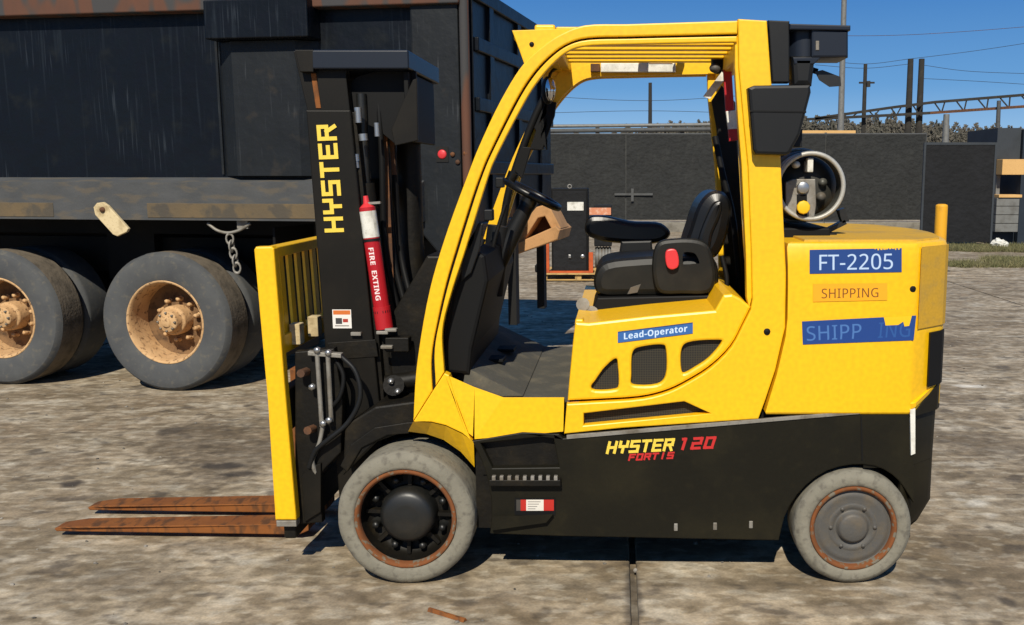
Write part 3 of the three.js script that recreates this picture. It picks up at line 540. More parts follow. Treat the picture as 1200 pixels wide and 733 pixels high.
// --- wheels
function wheel(name, cx, R, wdt, rimR, style, zOuter, far) {
  const o = new THREE.Group(); o.name = 'wheel'; o.position.set(cx, R, far ? 2 * ZC - zOuter - ZC : zOuter - ZC); if (far) o.rotation.y = Math.PI; fork.add(o);
  const wp = (n, g, m) => { const q = new THREE.Mesh(uvBox(mg(g)), m); q.name = n; q.castShadow = q.receiveShadow = true; o.add(q); };
  const prof = [[rimR, -.012], [rimR + .004, -.002], [rimR + .015, .002], [lerp(rimR, R, .55), .004], [R - .02, -.004], [R - .006, -.014], [R, -.032], [R, -wdt * .5], [R - .002, -wdt + .03], [R - .02, -wdt], [rimR, -wdt]];
  const g = lathe(prof, 80); const p = g.attributes.position; for (let i = 0; i < p.count; i++) { const a = Math.atan2(p.getY(i), p.getX(i)), rr0 = Math.hypot(p.getX(i), p.getY(i)); if (rr0 > rimR + .02) { const k = 1 + .004 * Math.sin(a * 7 + 1) * Math.sin(a * 3) - .004 * Math.max(0, Math.sin(a * 11 + p.getZ(i) * 40)); p.setX(i, p.getX(i) * k); p.setY(i, Math.max(p.getY(i) * k, -R + .0005)); } } g.computeVertexNormals();
  wp('tyre', g, M.cushion);
  wp('rim_edge', lathe([[rimR + .001, -.02], [rimR + .001, -.003], [rimR - .004, .002], [rimR - .013, .0], [rimR - .020, -.012], [rimR - .020, -.03]], 64), M.rimRust);
  if (style === 'drive') {
    wp('rim', lathe([[rimR - .019, -.02], [rimR - .024, -.09], [rimR - .05, -.115], [.125, -.115], [.10, -.10], [0, -.10]], 56), M.blackGrease);
    wp('hub', lathe([[.118, -.11], [.116, -.055], [.108, -.035], [.09, -.022], [.055, -.016], [.05, -.018], [.02, -.015], [0, -.015]], 40), M.hubDark);
    for (let k = 0; k < 8; k++) { const a = k / 8 * 6.283 + .35; wp('wheel_nut', lathe([[0, .03], [.014, .028], [.016, .012], [.016, -.01], [.026, -.012], [.026, -.03]], 6).translate(Math.cos(a) * .152, Math.sin(a) * .152, -.095), M.hubDark); }
    for (let k = 0; k < 8; k++) { const a = k / 8 * 6.283 + .35 + .39; wp('rib', bar(V(Math.cos(a) * .12, Math.sin(a) * .12, -.10), V(Math.cos(a) * (rimR - .03), Math.sin(a) * (rimR - .03), -.10), .016, .04), M.blackGrease); }
  } else {
    wp('rim', lathe([[rimR - .019, -.02], [rimR - .024, -.026], [rimR - .034, -.018], [rimR - .05, -.016], [.105, -.022], [.10, -.016], [.085, -.016], [.078, -.024], [.066, -.024], [.062, -.006], [.05, .002], [.02, .004], [0, .004]], 56), M.hubGrey);
    for (let k = 0; k < 6; k++) { const a = k / 6 * 6.283; wp('wheel_nut', lathe([[0, .006], [.009, .005], [.01, -.01]], 6).translate(Math.cos(a) * .092, Math.sin(a) * .092, -.016), M.hubGrey); }
  }
}
const xF = P(475.5, 605, 0)[0] - .004, xRr = P(1001, 617, 0)[0];
for (const far of [0, 1]) { wheel('drive_wheel', xF, .287, .30, .211, 'drive', 0, far); wheel('steer_wheel', xRr, .246, .20, .180, 'steer', -.004, far); }
fp('drive_axle', cyl(V(xF, .282, -.3), V(xF, .282, -1.1), .13, .13, 20), M.blackGrease);
// --- mast
{
  const z = -.28;
  const railN = ext(px([[358, 129], [410, 129], [437, 400], [447, 500], [452, 610], [400, 618], [390, 500], [380, 400]], z), z, .055, .006);
  const rail = fp('outer_rail', railN, M.mast); fp('outer_rail', mirrorZ(railN, ZC), M.mast);
  // rear flange of the near channel
  both('rail_flange', ext(px([[408, 131], [414, 131], [442, 400], [452, 520], [446, 520], [435, 400]], z), z - .03, .10, .003), M.blackGrease);
  const innN = ext(px([[344, 60], [410, 62], [406, 90], [410, 126], [440, 470], [400, 470], [360, 128]], z - .07), z - .062, .05, .004);
  fp('inner_rail', innN, M.mast); fp('inner_rail', mirrorZ(innN, ZC), M.mast);
  fp('wear_strip', ext(px([[364, 86], [370, 86], [376, 127], [370, 127]], z - .06), z - .058, .012, .002), M.rust);
  // top tie
  const [x0, y1] = P(347, 60, -.30), [x1, y0] = P(479, 81, -.30);
  fp('top_tie', bx(x0 + .06, x1, y0, y1 + .006, -.98, -.30, .008), M.plasticBlue);
  fp('top_tie_bracket', ext(px([[344, 58], [366, 58], [366, 84], [350, 84]], -.29), -.30, .08, .003), M.mast);
  fp('hose_shroud', ext(px([[484, 94], [489, 92], [490, 165], [463, 171], [459, 152], [473, 118]], -.34), -.33, .02, .003), M.mast);
  fp('hose_shroud', ext(px(curvePts([[413, 140], [407, 112], [415, 92], [440, 84]], 10).concat([[487, 83], [489, 163], [463, 169], [440, 150]]), -.40), -.40, .02, .002), M.rubber);
  fp('hose_shroud', bx(P(440, 100, -.5)[0], P(500, 100, -.95)[0] + .0, P(490, 168, -.9)[1], y0 - .004, -1.0, -.92, .01), M.rubber);
  fp('hose_shroud', bx(x1 - .035, x1 - .015, P(490, 168, -.6)[1], y0 - .004, -.91, -.35, .004), M.rubber);
  fp('shroud_backing', bx(x0 + .10, x0 + .12, 1.72, y0 - .004, -.9, -.42), M.rubber);
  for (const y of [1.62, 1.0, .45]) fp('cross_tie', bx(P(400, 300, -.5)[0], P(400, 300, -.5)[0] + .05, y - .06, y + .06, -1.06, -.345), M.mast);
  // lift cylinders, rods, chains
  const cylN = [cyl(P3(428, 215, -.39), P3(470, 560, -.39), .040, .040, 20)];
  fp('lift_cylinder', cylN, M.blackGrease); fp('lift_cylinder', mirrorZ(mg(cylN), ZC), M.blackGrease);
  fp('cylinder_rod', cyl(P3(423, 110, -.39), P3(428, 215, -.39), .022, .022, 14), M.hubDark); fp('cylinder_rod', cyl(P3(455, 115, -1.01), P3(462, 215, -1.01), .022, .022, 14), M.rustDark);
  fp('centre_cylinder', cyl(P3(478, 150, -.70), P3(492, 560, -.70), .055, .055, 20), M.blackGrease);
  fp('centre_rod', cyl(P3(455, 128, -.52), P3(460, 205, -.52), .020, .020, 12), M.rustDark);
  for (const [a, b, zz] of [[[446, 90], [462, 420], -.44], [[470, 90], [480, 420], -.85]]) fp('lift_chain', bar(P3(...a, zz), P3(...b, zz), .03, .012), M.rustDark);
  for (const [u, v, w, h] of [[419, 135, 4, 9], [425, 161, 5, 4], [416, 185, 4, 4], [416, 193, 4, 4], [441, 152, 3, 8]]) fp('hose_fitting', cyl(P3(u, v - h, -.31), P3(u + 1, v + h, -.31), w / 262, w / 262, 10), M.steel);
  for (const k of [0, 1, 2]) fp('mast_hose', tube([P3(442 + k * 7, 96, -.42 - k * .06), P3(447 + k * 7, 180, -.40 - k * .06), P3(452 + k * 9, 300, -.42 - k * .06), P3(470 + k * 9, 380, -.44), P3(476 + k * 8, 450, -.5)], .013, 30, 8), M.rubber);
  // lettering reading upwards on the near rail
  const a = P3(403, 272, z + .002), b = P3(393.5, 146, z + .002), right = b.clone().sub(a), L = right.length(); right.normalize(); const up = V(-right.y, right.x, 0);
  fp('maker_name', word('HYSTER', a, right, up, L / 6.85, .082, L / 40, .0165), M.decalYellow);
  sticker('mast_sticker', [[389, 363], [411, 363], [412, 385], [390, 385]], z + .003, canvasMat(88, 88, (c, w, h) => { c.fillStyle = '#dedad2'; c.fillRect(0, 0, w, h); c.fillStyle = '#c96a2a'; c.fillRect(4, 4, 80, 20); c.fillStyle = '#3d3b3a'; c.fillRect(14, 40, 30, 28); c.fillStyle = '#a33528'; c.fillRect(48, 44, 24, 16); c.fillStyle = '#77726b'; c.fillRect(10, 74, 66, 5); }), rail);
  // plates, pins and clutter at the foot of the mast
  fp('rail_foot_plate', ext(px([[384, 402], [440, 398], [443, 418], [388, 422]], z), z + .004, .012, .002), M.blackGrease);
  fp('foot_clip', bx(P(412, 390, z)[0], P(424, 390, z)[0], P(412, 393, z)[1], P(412, 389, z)[1], z, z + .02, .002), M.dullSteel);
  both('tilt_cylinder', cyl(P3(452, 450, -.33), P3(520, 440, -.36), .038, .038, 16), M.blackGrease);
  fp('tilt_pin', cyl(P3(461, 452, -.24), P3(461, 452, -.34), .045, .045, 16), M.blackGrease);
  for (const [u, v] of [[458, 447], [466, 459]]) fp('grease_fitting', lathe([[0, .02], [.012, .016], [.014, 0]], 10).translate(...P(u, v, -.235), -.24), M.steel);
  fp('front_cowl', [ext(px([[438, 478], [500, 470], [500, 500], [478, 506], [440, 520], [415, 545], [400, 560], [402, 500]], -.13), -.15, .2, .01), ext(px([[440, 400], [500, 300], [520, 300], [512, 470], [440, 490]], -.36), -.36, .68, .01)], M.blackGrease);
  fp('fitting_block', bx(P(452, 400, -.29)[0], P(480, 400, -.29)[0], P(452, 412, -.29)[1], P(452, 395, -.29)[1], -.33, -.27, .006), M.blackGrease);
  for (const [u, v] of [[441, 389], [451, 386], [446, 406]]) fp('pin', bx(P(u, v, -.26)[0], P(u + 14, v, -.26)[0], P(u, v + 3, -.26)[1], P(u, v - 1, -.26)[1], -.28, -.25, .004), M.dullSteel);
}
// --- carriage, load backrest, forks
{
  const z = -.12;
  const [tx0, ty1] = P(297, 290, z), [tx1] = P(320, 290, z), [bx0, by0] = P(322, 617, z), [bx1] = P(346, 617, z);
  const upr = ext(px([[297, 293], [299, 289.5], [318, 289], [320.5, 292], [333, 450], [346.5, 606], [346.5, 610], [322, 610], [313, 470]], z), z, .055, .007);
  const lb = fp('load_backrest', upr, M.yellow); fp('load_backrest', mirrorZ(upr, ZC), M.yellow);
  fp('end_plate', ext(px([[323, 611], [346.5, 611], [346.8, 618], [323.5, 618]], z), z - .002, .05, .003), M.dullSteel);
  fp('top_bar', bx(tx0 + .006, tx1 - .012, ty1 - .05, ty1 - .004, -1.225, -.176, .006), M.yellow);
  for (let k = 0; k < 9; k++) { const zz = -.27 - k * .108; fp('backrest_bar', bar(V(tx0 + .05, ty1 - .05, zz), V(tx0 + .062, 1.02, zz), .012, .05), M.yellow); }
  fp('lower_bar', bx(tx0 + .035, tx0 + .085, .95, 1.03, -1.225, -.176, .006), M.yellow);
  for (const [u, v] of [[347, 391], [368, 382]]) { const q = P3(u, v, -.30 - (u - 347) * .006); fp('bar_gusset', bx(q.x - .02, q.x + .025, q.y - .045, q.y + .045, q.z - .03, q.z + .03, .004), M.mudPale); }
  fp('carriage_plate', bx(bx0 + .02, bx0 + .075, .62, .80, -1.24, -.16, .01), M.blackGrease); fp('carriage_plate', bx(bx0 + .02, bx0 + .075, .14, .30, -1.24, -.16, .01), M.blackGrease);
  both('carriage_side', ext(px([[346, 412], [392, 408], [402, 470], [400, 530], [382, 548], [376, 556], [378, 612], [352, 614], [346, 560]], -.20), -.19, .05, .006), M.blackGrease);
  both('carriage_side', ext(px([[353, 560], [362, 548], [376, 543], [376, 600], [357, 612]], -.18), -.175, .014, .003), M.mast);
  fp('pipe_bracket', ext(px([[362, 411], [401, 414], [401, 419], [362, 416]], -.17), -.15, .035, .003), M.dullSteel);
  for (const [a, b] of [[[371, 408], [377, 500]], [[384, 416], [388, 494]]]) fp('hydraulic_pipe', cyl(P3(...a, -.155), P3(...b, -.165), .010, .010, 10), M.dullSteel);
  for (const [u, v] of [[371, 411], [384, 414], [365, 454], [378, 497], [385, 493]]) fp('pipe_nut', lathe([[0, .01], [.014, .01], [.014, -.01]], 6).translate(...P(u, v, -.145), -.15), M.steel);
  fp('hydraulic_hose', tube([P3(400, 418, -.17), P3(416, 435, -.16), P3(422, 465, -.15), P3(408, 495, -.15), P3(385, 515, -.15), P3(370, 528, -.16), P3(362, 548, -.17)], .011, 40, 8), M.plastic);
  fp('hydraulic_hose', tube([P3(392, 420, -.19), P3(402, 440, -.18), P3(398, 465, -.17), P3(386, 480, -.17)], .010, 30, 8), M.rubber);
  fp('hydraulic_hose', tube([P3(378, 500, -.16), P3(374, 520, -.16), P3(366, 540, -.17), P3(372, 560, -.19)], .010, 30, 8), M.dullSteel);
  for (const [u, v] of [[352, 438], [360, 505]]) fp('greasy_bolt', cyl(P3(u, v, -.13), P3(u + 8, v - 3, -.2), .018, .018, 8), M.rustDark);
  // forks
  const xt = P(57, 618, -.49)[0], xh = bx0 - .01, yb = .028;
  for (const zz of [-.49, -.775]) {
    const g = ext([[xh - .05, yb + .052], [xt + .12, yb + .036], [xt + .02, yb + .026], [xt, yb + .016], [xt + .01, yb + .004], [xh - .02, yb], [xh + .025, yb + .02], [xh + .025, .82], [xh - .025, .82], [xh - .03, yb + .07]], zz, .135, .005);
    const p = g.attributes.position; for (let i = 0; i < p.count; i++) { const k = clamp((xt + .25 - p.getX(i)) / .25); p.setZ(i, lerp(p.getZ(i), zz - .0675, k * k * .55)); }
    fp('fork', g, M.rust);
  }
}
// --- cab: floor, dash, steering wheel, seat, levers
{
  fp('floor_plate', bx(P(528, 460, -.1)[0], P(672, 460, -.1)[0], .74, P(600, 466.5, -.1)[1] + .0, -1.29, -.105), M.mat);
  fp('floor_mat', convex([V(-.62, .80, -.12), V(-.40, .785, -.11), V(-.62, .80, -1.27), V(-.40, .785, -1.27), V(-.64, .90, -.14), V(-.64, .90, -1.27), V(-.66, .78, -.12), V(-.66, .78, -1.27)]), M.mat);
  const dash = ext(px([[523, 437], [521, 390], [530, 345], [546, 300], [556, 292], [568, 300], [572, 330], [562, 372], [553, 410], [550, 440]], -.12), -.12, .95, .015);
  fp('dashboard', dash, M.rubber);
  fp('dash_trim', ext(px([[540, 296], [560, 262], [566, 262], [562, 292], [552, 320], [540, 330]], -.1), -.10, .02, .004), M.plastic);
  fp('dash_display', ext(px([[549, 262], [558, 250], [561, 262], [557, 282], [549, 296]], -.12), -.10, .03, .006), M.hubGrey);
  // column, wheel
  const c = P3(624, 228, -.70), ax = V(.46, .887, 0), foot = P3(572, 330, -.70);
  fp('steering_column', [cyl(foot, c.clone().addScaledVector(ax, -.06), .05, .035, 16), cyl(P3(585, 265, -.70), P3(575, 345, -.70), .055, .06, 16)], M.plastic);
  const tq = new THREE.Quaternion().setFromUnitVectors(V(0, 0, 1), ax);
  const sw = fp('steering_wheel', new THREE.TorusGeometry(.135, .017, 12, 40).applyQuaternion(tq).translate(c.x, c.y, c.z), M.vinyl);
  for (let k = 0; k < 3; k++) { const a = k * 2.094 + .4; const e = V(Math.cos(a) * .13, Math.sin(a) * .13, 0).applyQuaternion(tq).add(c); fp('spoke', bar(c.clone().addScaledVector(ax, -.03), e, .02, .012), M.vinyl, sw); }
  fp('wheel_hub', cyl(c.clone().addScaledVector(ax, -.06), c.clone().addScaledVector(ax, -.015), .04, .04, 16), M.vinyl, sw);
  fp('spinner_knob', cyl(c.clone().add(V(-.1, .06, .05)), c.clone().add(V(-.08, .10, .05)), .022, .026, 12), M.vinyl, sw);
  for (const [u, v, zz] of [[573, 252, -.5], [586, 214, -.9], [563, 320, -.5], [575, 300, -.45]]) fp('switch', bx(P(u, v, zz)[0] - .02, P(u, v, zz)[0] + .02, P(u, v, zz)[1] - .025, P(u, v, zz)[1] + .025, zz - .03, zz + .03, .006), M.plastic);
  for (const [u, v, zz] of [[585, 272, -.66], [560, 320, -.44], [568, 333, -.44]]) fp('knob', new THREE.SphereGeometry(.012, 10, 8).translate(...P(u, v, zz), zz), M.steel);
  fp('lever', tube([P3(570, 330, -.5), P3(580, 280, -.5), P3(592, 240, -.52)], .009, 16, 8), M.rubber); fp('lever', tube([P3(560, 360, -.45), P3(556, 320, -.45), P3(566, 280, -.47)], .012, 16, 8), M.rubber);
  for (const k of [0, 1]) fp('pedal', bx(-.60 + k * .02, -.52 + k * .02, .86, .875, -.55 - k * .25, -.44 - k * .25, .004).rotateZ(0), M.rubber);
  // grab bar and cables along the far front pillar, interior mirror
  const zf = -1.24;
  fp('grab_bar', tube([P3(588, 270, zf), P3(596, 225, zf), P3(612, 175, zf), P3(630, 130, zf), P3(642, 108, zf)], .020, 24, 10), M.rubber);
  fp('pillar_trim', ext(px([[603, 200], [612, 172], [640, 175], [626, 150], [640, 118], [652, 120], [650, 136], [636, 176], [622, 176], [612, 210]], zf), zf + .02, .04, .004), M.rubber);
  fp('interior_mirror', new THREE.SphereGeometry(.06, 20, 14).scale(.55, 1.15, .5).translate(...P(642, 106, -1.05), -1.05), M.plastic); fp('mirror_face', new THREE.SphereGeometry(.052, 20, 14).scale(.5, 1.1, .3).translate(...P(645, 105, -1.02), -1.02), M.mirrorGlass);
  fp('mirror_arm', tube([P3(642, 100, -1.05), P3(645, 86, -1.1), P3(655, 78, -1.2)], .008, 12, 6), M.rubber);
  // seat
  const zs = -.47;
  const sl = (pts, z, n = 48) => smoothLoop(px(pts, z), n);
  const seat = fp('seat_cushion', ext(sl([[697, 322], [706, 309], [750, 302], [800, 301], [836, 303], [843, 322], [838, 343], [800, 347], [740, 348], [702, 346], [696, 336]], zs), zs, .46, .035), M.seatDark);
  fp('seat_base', ext(px([[700, 349], [838, 346], [842, 360], [840, 367], [694, 374], [694, 362]], zs + .03), zs + .03, .5, .008), M.rubber);
  fp('seat_mount', ext(px([[696, 366], [838, 360], [838, 372], [694, 380]], zs + .02), zs + .0, .5, 0), M.rubber);
  const back = fp('seat_backrest', ext(sl([[804, 297], [811, 264], [822, 236], [834, 225], [848, 225], [857, 237], [856, 262], [848, 290], [838, 303], [818, 304]], zs - .03), zs - .03, .42, .045), M.vinyl);
  fp('backrest_bolster', ext(sl([[818, 285], [828, 255], [838, 238], [846, 236], [846, 250], [836, 275], [830, 298], [820, 298]], zs), zs - .012, .04, .015), M.vinyl, back);
  fp('hip_restraint', ext(shapeOf(sl([[766, 296], [772, 284], [790, 280], [818, 281], [831, 288], [838, 310], [839, 330], [832, 343], [800, 345], [772, 343], [765, 325]], zs + .04)), zs + .045, .05, .018, [sl([[797, 293], [815, 292], [822, 300], [824, 312], [812, 314], [798, 315]], zs + .04, 24)]), M.seatDark);
  fp('seat_belt_buckle', ext(sl([[781, 294], [792, 293], [795, 312], [788, 316], [782, 313]], zs + .07, 24), zs + .075, .03, .005), M.redBright);
  fp('control_armrest', ext(sl([[685, 266], [690, 255], [704, 253], [740, 260], [776, 263], [786, 274], [776, 284], [720, 285], [698, 281], [687, 275]], -.99), -.99, .12, .025), M.vinyl);
  fp('control_pod', ext(px([[728, 283], [764, 282], [766, 306], [724, 308]], -.94), -.95, .1, .01), M.plastic);
  fp('seat_logo', ext(px([[735, 345], [739, 337], [751, 333], [747, 343]], zs), zs + .003, .006, .001), M.hubGrey);
  fp('adjust_lever', [cyl(P3(683, 357, -.42), P3(683, 357, -.47), .03, .03, 14), cyl(P3(693, 367, -.42), P3(693, 367, -.47), .032, .032, 14), bar(P3(682, 356, -.45), P3(700, 374, -.45), .03, .03)], M.dullSteel);
  fp('seat_belt', tube([P3(846, 300, -.52), P3(852, 330, -.50), P3(848, 350, -.5)], .012, 12, 6), M.rubber);
  // dark trim, hose and tag at the rear pillar
  const zr = -1.25;
  fp('rear_trim', ext(px([[834, 118], [846, 100], [862, 120], [872, 300], [880, 360], [850, 350], [848, 250], [840, 150]], zr), zr + .0, .03, .006), M.blackGrease);
  fp('rear_hose', tube([P3(838, 160, -1.15), P3(846, 200, -1.12), P3(858, 250, -1.1), P3(864, 300, -1.05), P3(868, 350, -1.0)], .016, 24, 8), M.rubber);
  fp('work_lamp', [new RoundedBoxGeometry(.12, .1, .1, 3, .03).translate(...P(848, 74, -1.0), -1.0), bar(P3(836, 66, -1.0), P3(866, 78, -1.0), .03, .03), bar(P3(846, 56, -1.0), P3(850, 70, -1.0), .025, .025)], M.rubber); fp('lamp_glass', new THREE.SphereGeometry(.028, 16, 12).scale(1, .8, 1).translate(...P(838, 80, -.96), -.96), M.hubGrey);
  fp('paper_tag', ext(px([[846, 84], [852, 90], [832, 116], [824, 113]], -.95), -.95, .004), M.white);
  const tg = fp('warning_tag', ext(px([[847, 82], [857, 81], [860, 129], [850, 131]], -.9), -.88, .02, .003), M.red);
  fp('tag_band', ext(px([[850, 131], [865, 129], [867, 151], [853, 152]], -.9), -.875, .03, .003), M.white, tg); fp('tag_end', ext(px([[853, 152], [867, 151], [868, 164], [854, 166]], -.9), -.874, .032, .003), M.red, tg);
}
// --- air intake and black boxes behind the rear pillar
{
  const z = .03;
  const bxA = ext(px([[877, 103], [884, 100], [950, 99], [951, 108], [938, 158], [926, 180], [922, 182], [886, 181], [883, 176]], z), z, .22, .012); const ab = fp('air_box', bxA, M.plastic);
  fp('air_box_seam', ext(px([[879, 129], [945, 130], [945, 132.5], [879, 131.5]], z), z + .002, .01, .001), M.rubber, ab);
  fp('intake_plate', ext(px([[900, 24], [925, 25], [925, 97], [905, 97]], -.05), -.04, .06, .005), M.plastic);
  fp('intake_stem', ext(px([[927, 66], [955, 66], [951, 101], [929, 101]], -.05), -.03, .12, .02), M.plastic);
  const ih = fp('intake_head', [ext(px([[950, 34], [993, 37], [993, 68], [950, 68]], -.05), -.03, .2, .008), cyl(V(...P(941, 69, -.13), -.13), V(...P(941, 34, -.13), -.13), .075, .075, 28)], M.plasticBlue);
  fp('intake_lid', ext(px([[924, 29], [995, 31], [995, 37], [924, 36]], -.05), -.02, .22, .005), M.plasticBlue, ih);
  fp('intake_flange', ext(px([[928, 68], [961, 68], [953, 76], [930, 76]], -.05), -.03, .14, .004), M.plasticBlue, ih);
  fp('clip', ext(px([[956, 48], [960, 48], [960, 59], [956, 59]], -.03), -.026, .01, .002), M.dullSteel, ih);
  fp('pillar_gusset', ext(px([[921, 76], [927, 76], [927, 94], [921, 94]], -.12), -.12, .05, .003), M.yellow);
  fp('rear_lamp', convex([[955, 84], [964, 82], [985, 90], [986, 101], [972, 102], [960, 94]].flatMap(([u, v]) => [P3(u, v, -.10), P3(u, v, -.19)])), M.hubDark); fp('lamp_arm', bar(P3(945, 80, -.15), P3(958, 84, -.15), .02, .02), M.rubber);
  fp('side_clip', bx(P(932, 165, .0)[0], P(945, 165, .0)[0], P(932, 172, .0)[1], P(932, 150, .0)[1], -.12, -.08, .004), M.plastic);
}

// ---------------------------------------------------------------- gas cylinder on the counterweight
M.tank = S({ map: grimy(0x5a5a54, 0x3b3a34, .8, .4, 151, 256), roughness: .5, metalness: .3 });
M.galv2 = S({ map: grimy(0xb0aea6, 0x87847a, .7, .3, 153, 256), roughness: .5, metalness: .3 });
M.tankDark = S({ map: grimy(0x2f2e28, 0x1e1c17, .8, .3, 152, 256), roughness: .6 });
{
  const zn = -.26, c = P3(950, 218.5, zn);
  const tank = thing('gas_cylinder', 'grey propane cylinder with a silver collar and yellow valve strapped on the forklift counterweight', 'gas cylinder', [c.x, 1.405, -.65]);
  const at = (g) => g.translate(c.x, c.y, 0);
  const q = (n, g, m, p = tank) => part(n, g, m, p);
  q('body', at(lathe([[0, -.345], [.06, -.348], [.11, -.365], [.142, -.40], [.152, -.44], [.152, -1.0], [.13, -1.05], [.06, -1.08], [0, -1.085]], 40)), M.tankDark);
  q('collar', at(lathe([[.128, -.35], [.128, zn], [.132, zn + .006], [.142, zn + .006], [.144, zn], [.144, -.37]], 48)), M.tank);
  q('collar_rim', at(new THREE.TorusGeometry(.137, .010, 10, 48).translate(0, 0, zn + .004)), M.galv2);
  const pl = q('valve_plate', ext(px([[921, 214], [930, 210], [956, 210], [957, 240], [955, 254], [940, 258], [926, 252], [921, 240]], zn + .0), zn - .004, .03, .004), M.dullSteel);
  q('gauge', lathe([[0, .012], [.022, .011], [.026, .004], [.026, -.01]], 20).translate(...P(941, 220, zn - .0), zn + .004), M.steel, pl);
  q('valve_slot', ext(px([[934, 228], [946, 228], [946, 254], [934, 254]], zn), zn - .002, .006), M.rubber, pl);
  q('valve_knob', lathe([[0, .03], [.024, .03], [.029, .024], [.026, .0], [.012, -.01]], 10).translate(...P(940.5, 243, zn + .01), zn + .01), M.knob, pl);
  q('port', lathe([[0, .02], [.014, .02], [.016, -.02]], 12).translate(...P(934, 193, zn - .01), zn - .03), M.white);
  q('port', bx(P(947, 195, zn)[0], P(954, 195, zn)[0], P(947, 202, zn)[1], P(947, 185, zn)[1], zn - .09, zn - .01, .004), M.white);
  q('port', lathe([[0, .02], [.018, .02], [.02, -.03]], 14).translate(...P(966, 214, zn - .05), zn - .09), M.tank); q('port', lathe([[0, .02], [.02, .02], [.022, -.03]], 14).translate(...P(964, 231, zn - .05), zn - .09), M.hubGrey);
  q('port_label', lathe([[0, .024], [.01, .024], [.01, .01]], 6).translate(...P(945, 187, zn - .05), zn - .07), M.hubDark);
  q('cradle', [bx(c.x - .13, c.x + .10, 1.422, 1.475, -1.0, -.30, .01), bx(c.x - .16, c.x + .14, 1.415, 1.45, -.55, -.35, .008)], M.rubber);
  q('strap', new THREE.TorusGeometry(.158, .008, 6, 48).scale(1, 1, 3).translate(c.x, c.y, -.52), M.dullSteel);
  q('strap_latch', [bar(P3(985, 245, -.42), P3(990, 260, -.42), .03, .05), bar(P3(990, 260, -.42), P3(962, 274, -.42), .02, .05)], M.hubDark);
}
// red cylinder on the mast
{
  const zz = -.295, a = P3(430, 243, zz), b = P3(451, 388, zz), d = b.clone().sub(a);
  const ex = thing('fire_extinguisher', 'slender red fire extinguisher with white band and lettering strapped beside the black mast rail', 'extinguisher', [b.x, b.y, zz]);
  const q = (n, g, m, p = ex, o) => part(n, g, m, p, o), at = t => a.clone().addScaledVector(d, t);
  const body = q('body', cyl(at(0), at(.86), .034, .034, 24), M.red);
  q('base_ring', cyl(at(.80), at(.98), .037, .037, 24), M.red); q('foot', cyl(at(.98), at(1), .03, .03, 24), M.rubber);
  q('head', [cyl(at(-.03), at(0), .014, .032, 18), cyl(at(-.09), at(-.03), .010, .014, 14)], M.redBright); q('handle', bar(at(-.03), at(-.03).add(V(.06, .004, 0)), .010, .02), M.dullSteel);
  q('white_band', cyl(at(.03), at(.24), .0348, .0348, 24, true), M.white);
  // vertical lettering strip wrapped on the side facing out
  const m = canvasMat(64, 360, (c, w, h) => { c.fillStyle = '#a8101c'; c.fillRect(0, 0, w, h); c.save(); c.translate(w / 2, h / 2); c.rotate(Math.PI / 2); c.fillStyle = '#e6dcd8'; c.font = 'bold 46px sans-serif'; c.textAlign = 'center'; c.textBaseline = 'middle'; c.fillText('FIRE  EXTING', 0, 2, h - 20); c.restore(); }, .4);
  const g = new THREE.CylinderGeometry(.0347, .0347, d.length() * .54, 12, 1, true, -.62, 1.24); g.applyQuaternion(new THREE.Quaternion().setFromUnitVectors(V(0, -1, 0), d.clone().normalize()).multiply(new THREE.Quaternion())); 
  g.rotateZ(0); const mid = at(.53);
  const g2 = new THREE.CylinderGeometry(.0347, .0347, d.length() * .54, 12, 1, true, -.62, 1.24); g2.rotateZ(Math.atan2(d.x, -d.y)); g2.translate(mid.x, mid.y, mid.z);
  q('lettering', g2, m, body, { keepUV: true });
  for (const t of [.25, .83]) q('clamp', cyl(at(t), at(t + .02), .037, .037, 20), M.plastic);
}

// ---------------------------------------------------------------- yard behind: fences, pallet goods, poles
M.screen = S({ map: tex(512, 2.4, (u, v) => { const w = .5 + .5 * Math.sin(u * 6.2832 * 64), h = .5 + .5 * Math.sin(v * 6.2832 * 64), n = fbm(u, v, 4, 5, 161), s = fbm(u, v, 16, 3, 163, .3); return mix3(mix3(h3(0x232423), h3(0x30312f), n), h3(0x3c3c38), .35 * sst(.5, .8, s)).map(q => q * (.86 + .14 * w * h)); }), roughness: .92, bumpMap: bumpCoarse, bumpScale: .05 });
M.screenDark = S({ map: grimy(0x0e0f11, 0x16171a, .7, 2.2, 165, 256), roughness: .9, bumpMap: bumpCoarse, bumpScale: .03 });
M.galv = S({ map: grimy(0x777773, 0x5b5852, .7, .8, 167, 256), roughness: .6, metalness: .2 });
M.galvDark = S({ map: grimy(0x4a4b4a, 0x3a3a38, .7, .8, 168, 256), roughness: .7 });
M.kerb = S({ map: grimy(0x7d786d, 0x5a554b, .8, 1.5, 169, 256), roughness: .95, bumpMap: bumpCoarse, bumpScale: .02 });
M.wood = S({ map: tex(256, .6, (u, v) => { const g = fbm(u, v, 4, 4, 171, 8), n = fbm(u, v, 6, 3, 172); return mix3(mix3(h3(0xa98a52), h3(0xc7a56a), g), h3(0x77603c), sst(.55, .8, n) * .6); }), roughness: .9 });
M.pole = S({ map: grimy(0x2b2925, 0x3d372e, .8, 1.5, 175, 256), roughness: .95 });
M.orange = S({ map: grimy(0xb9501c, 0x8d4018, .7, .6, 177, 256), roughness: .6 });
M.tanWall = S({ map: grimy(0xd0a568, 0xb48d57, .5, 1.5, 181, 256), roughness: .9 });
M.slate = S({ map: grimy(0x33383d, 0x282c30, .6, 2, 183, 256), roughness: .85 });
M.blueDark = S({ map: grimy(0x15202c, 0x1d2a36, .6, 2, 185, 256), roughness: .6 });

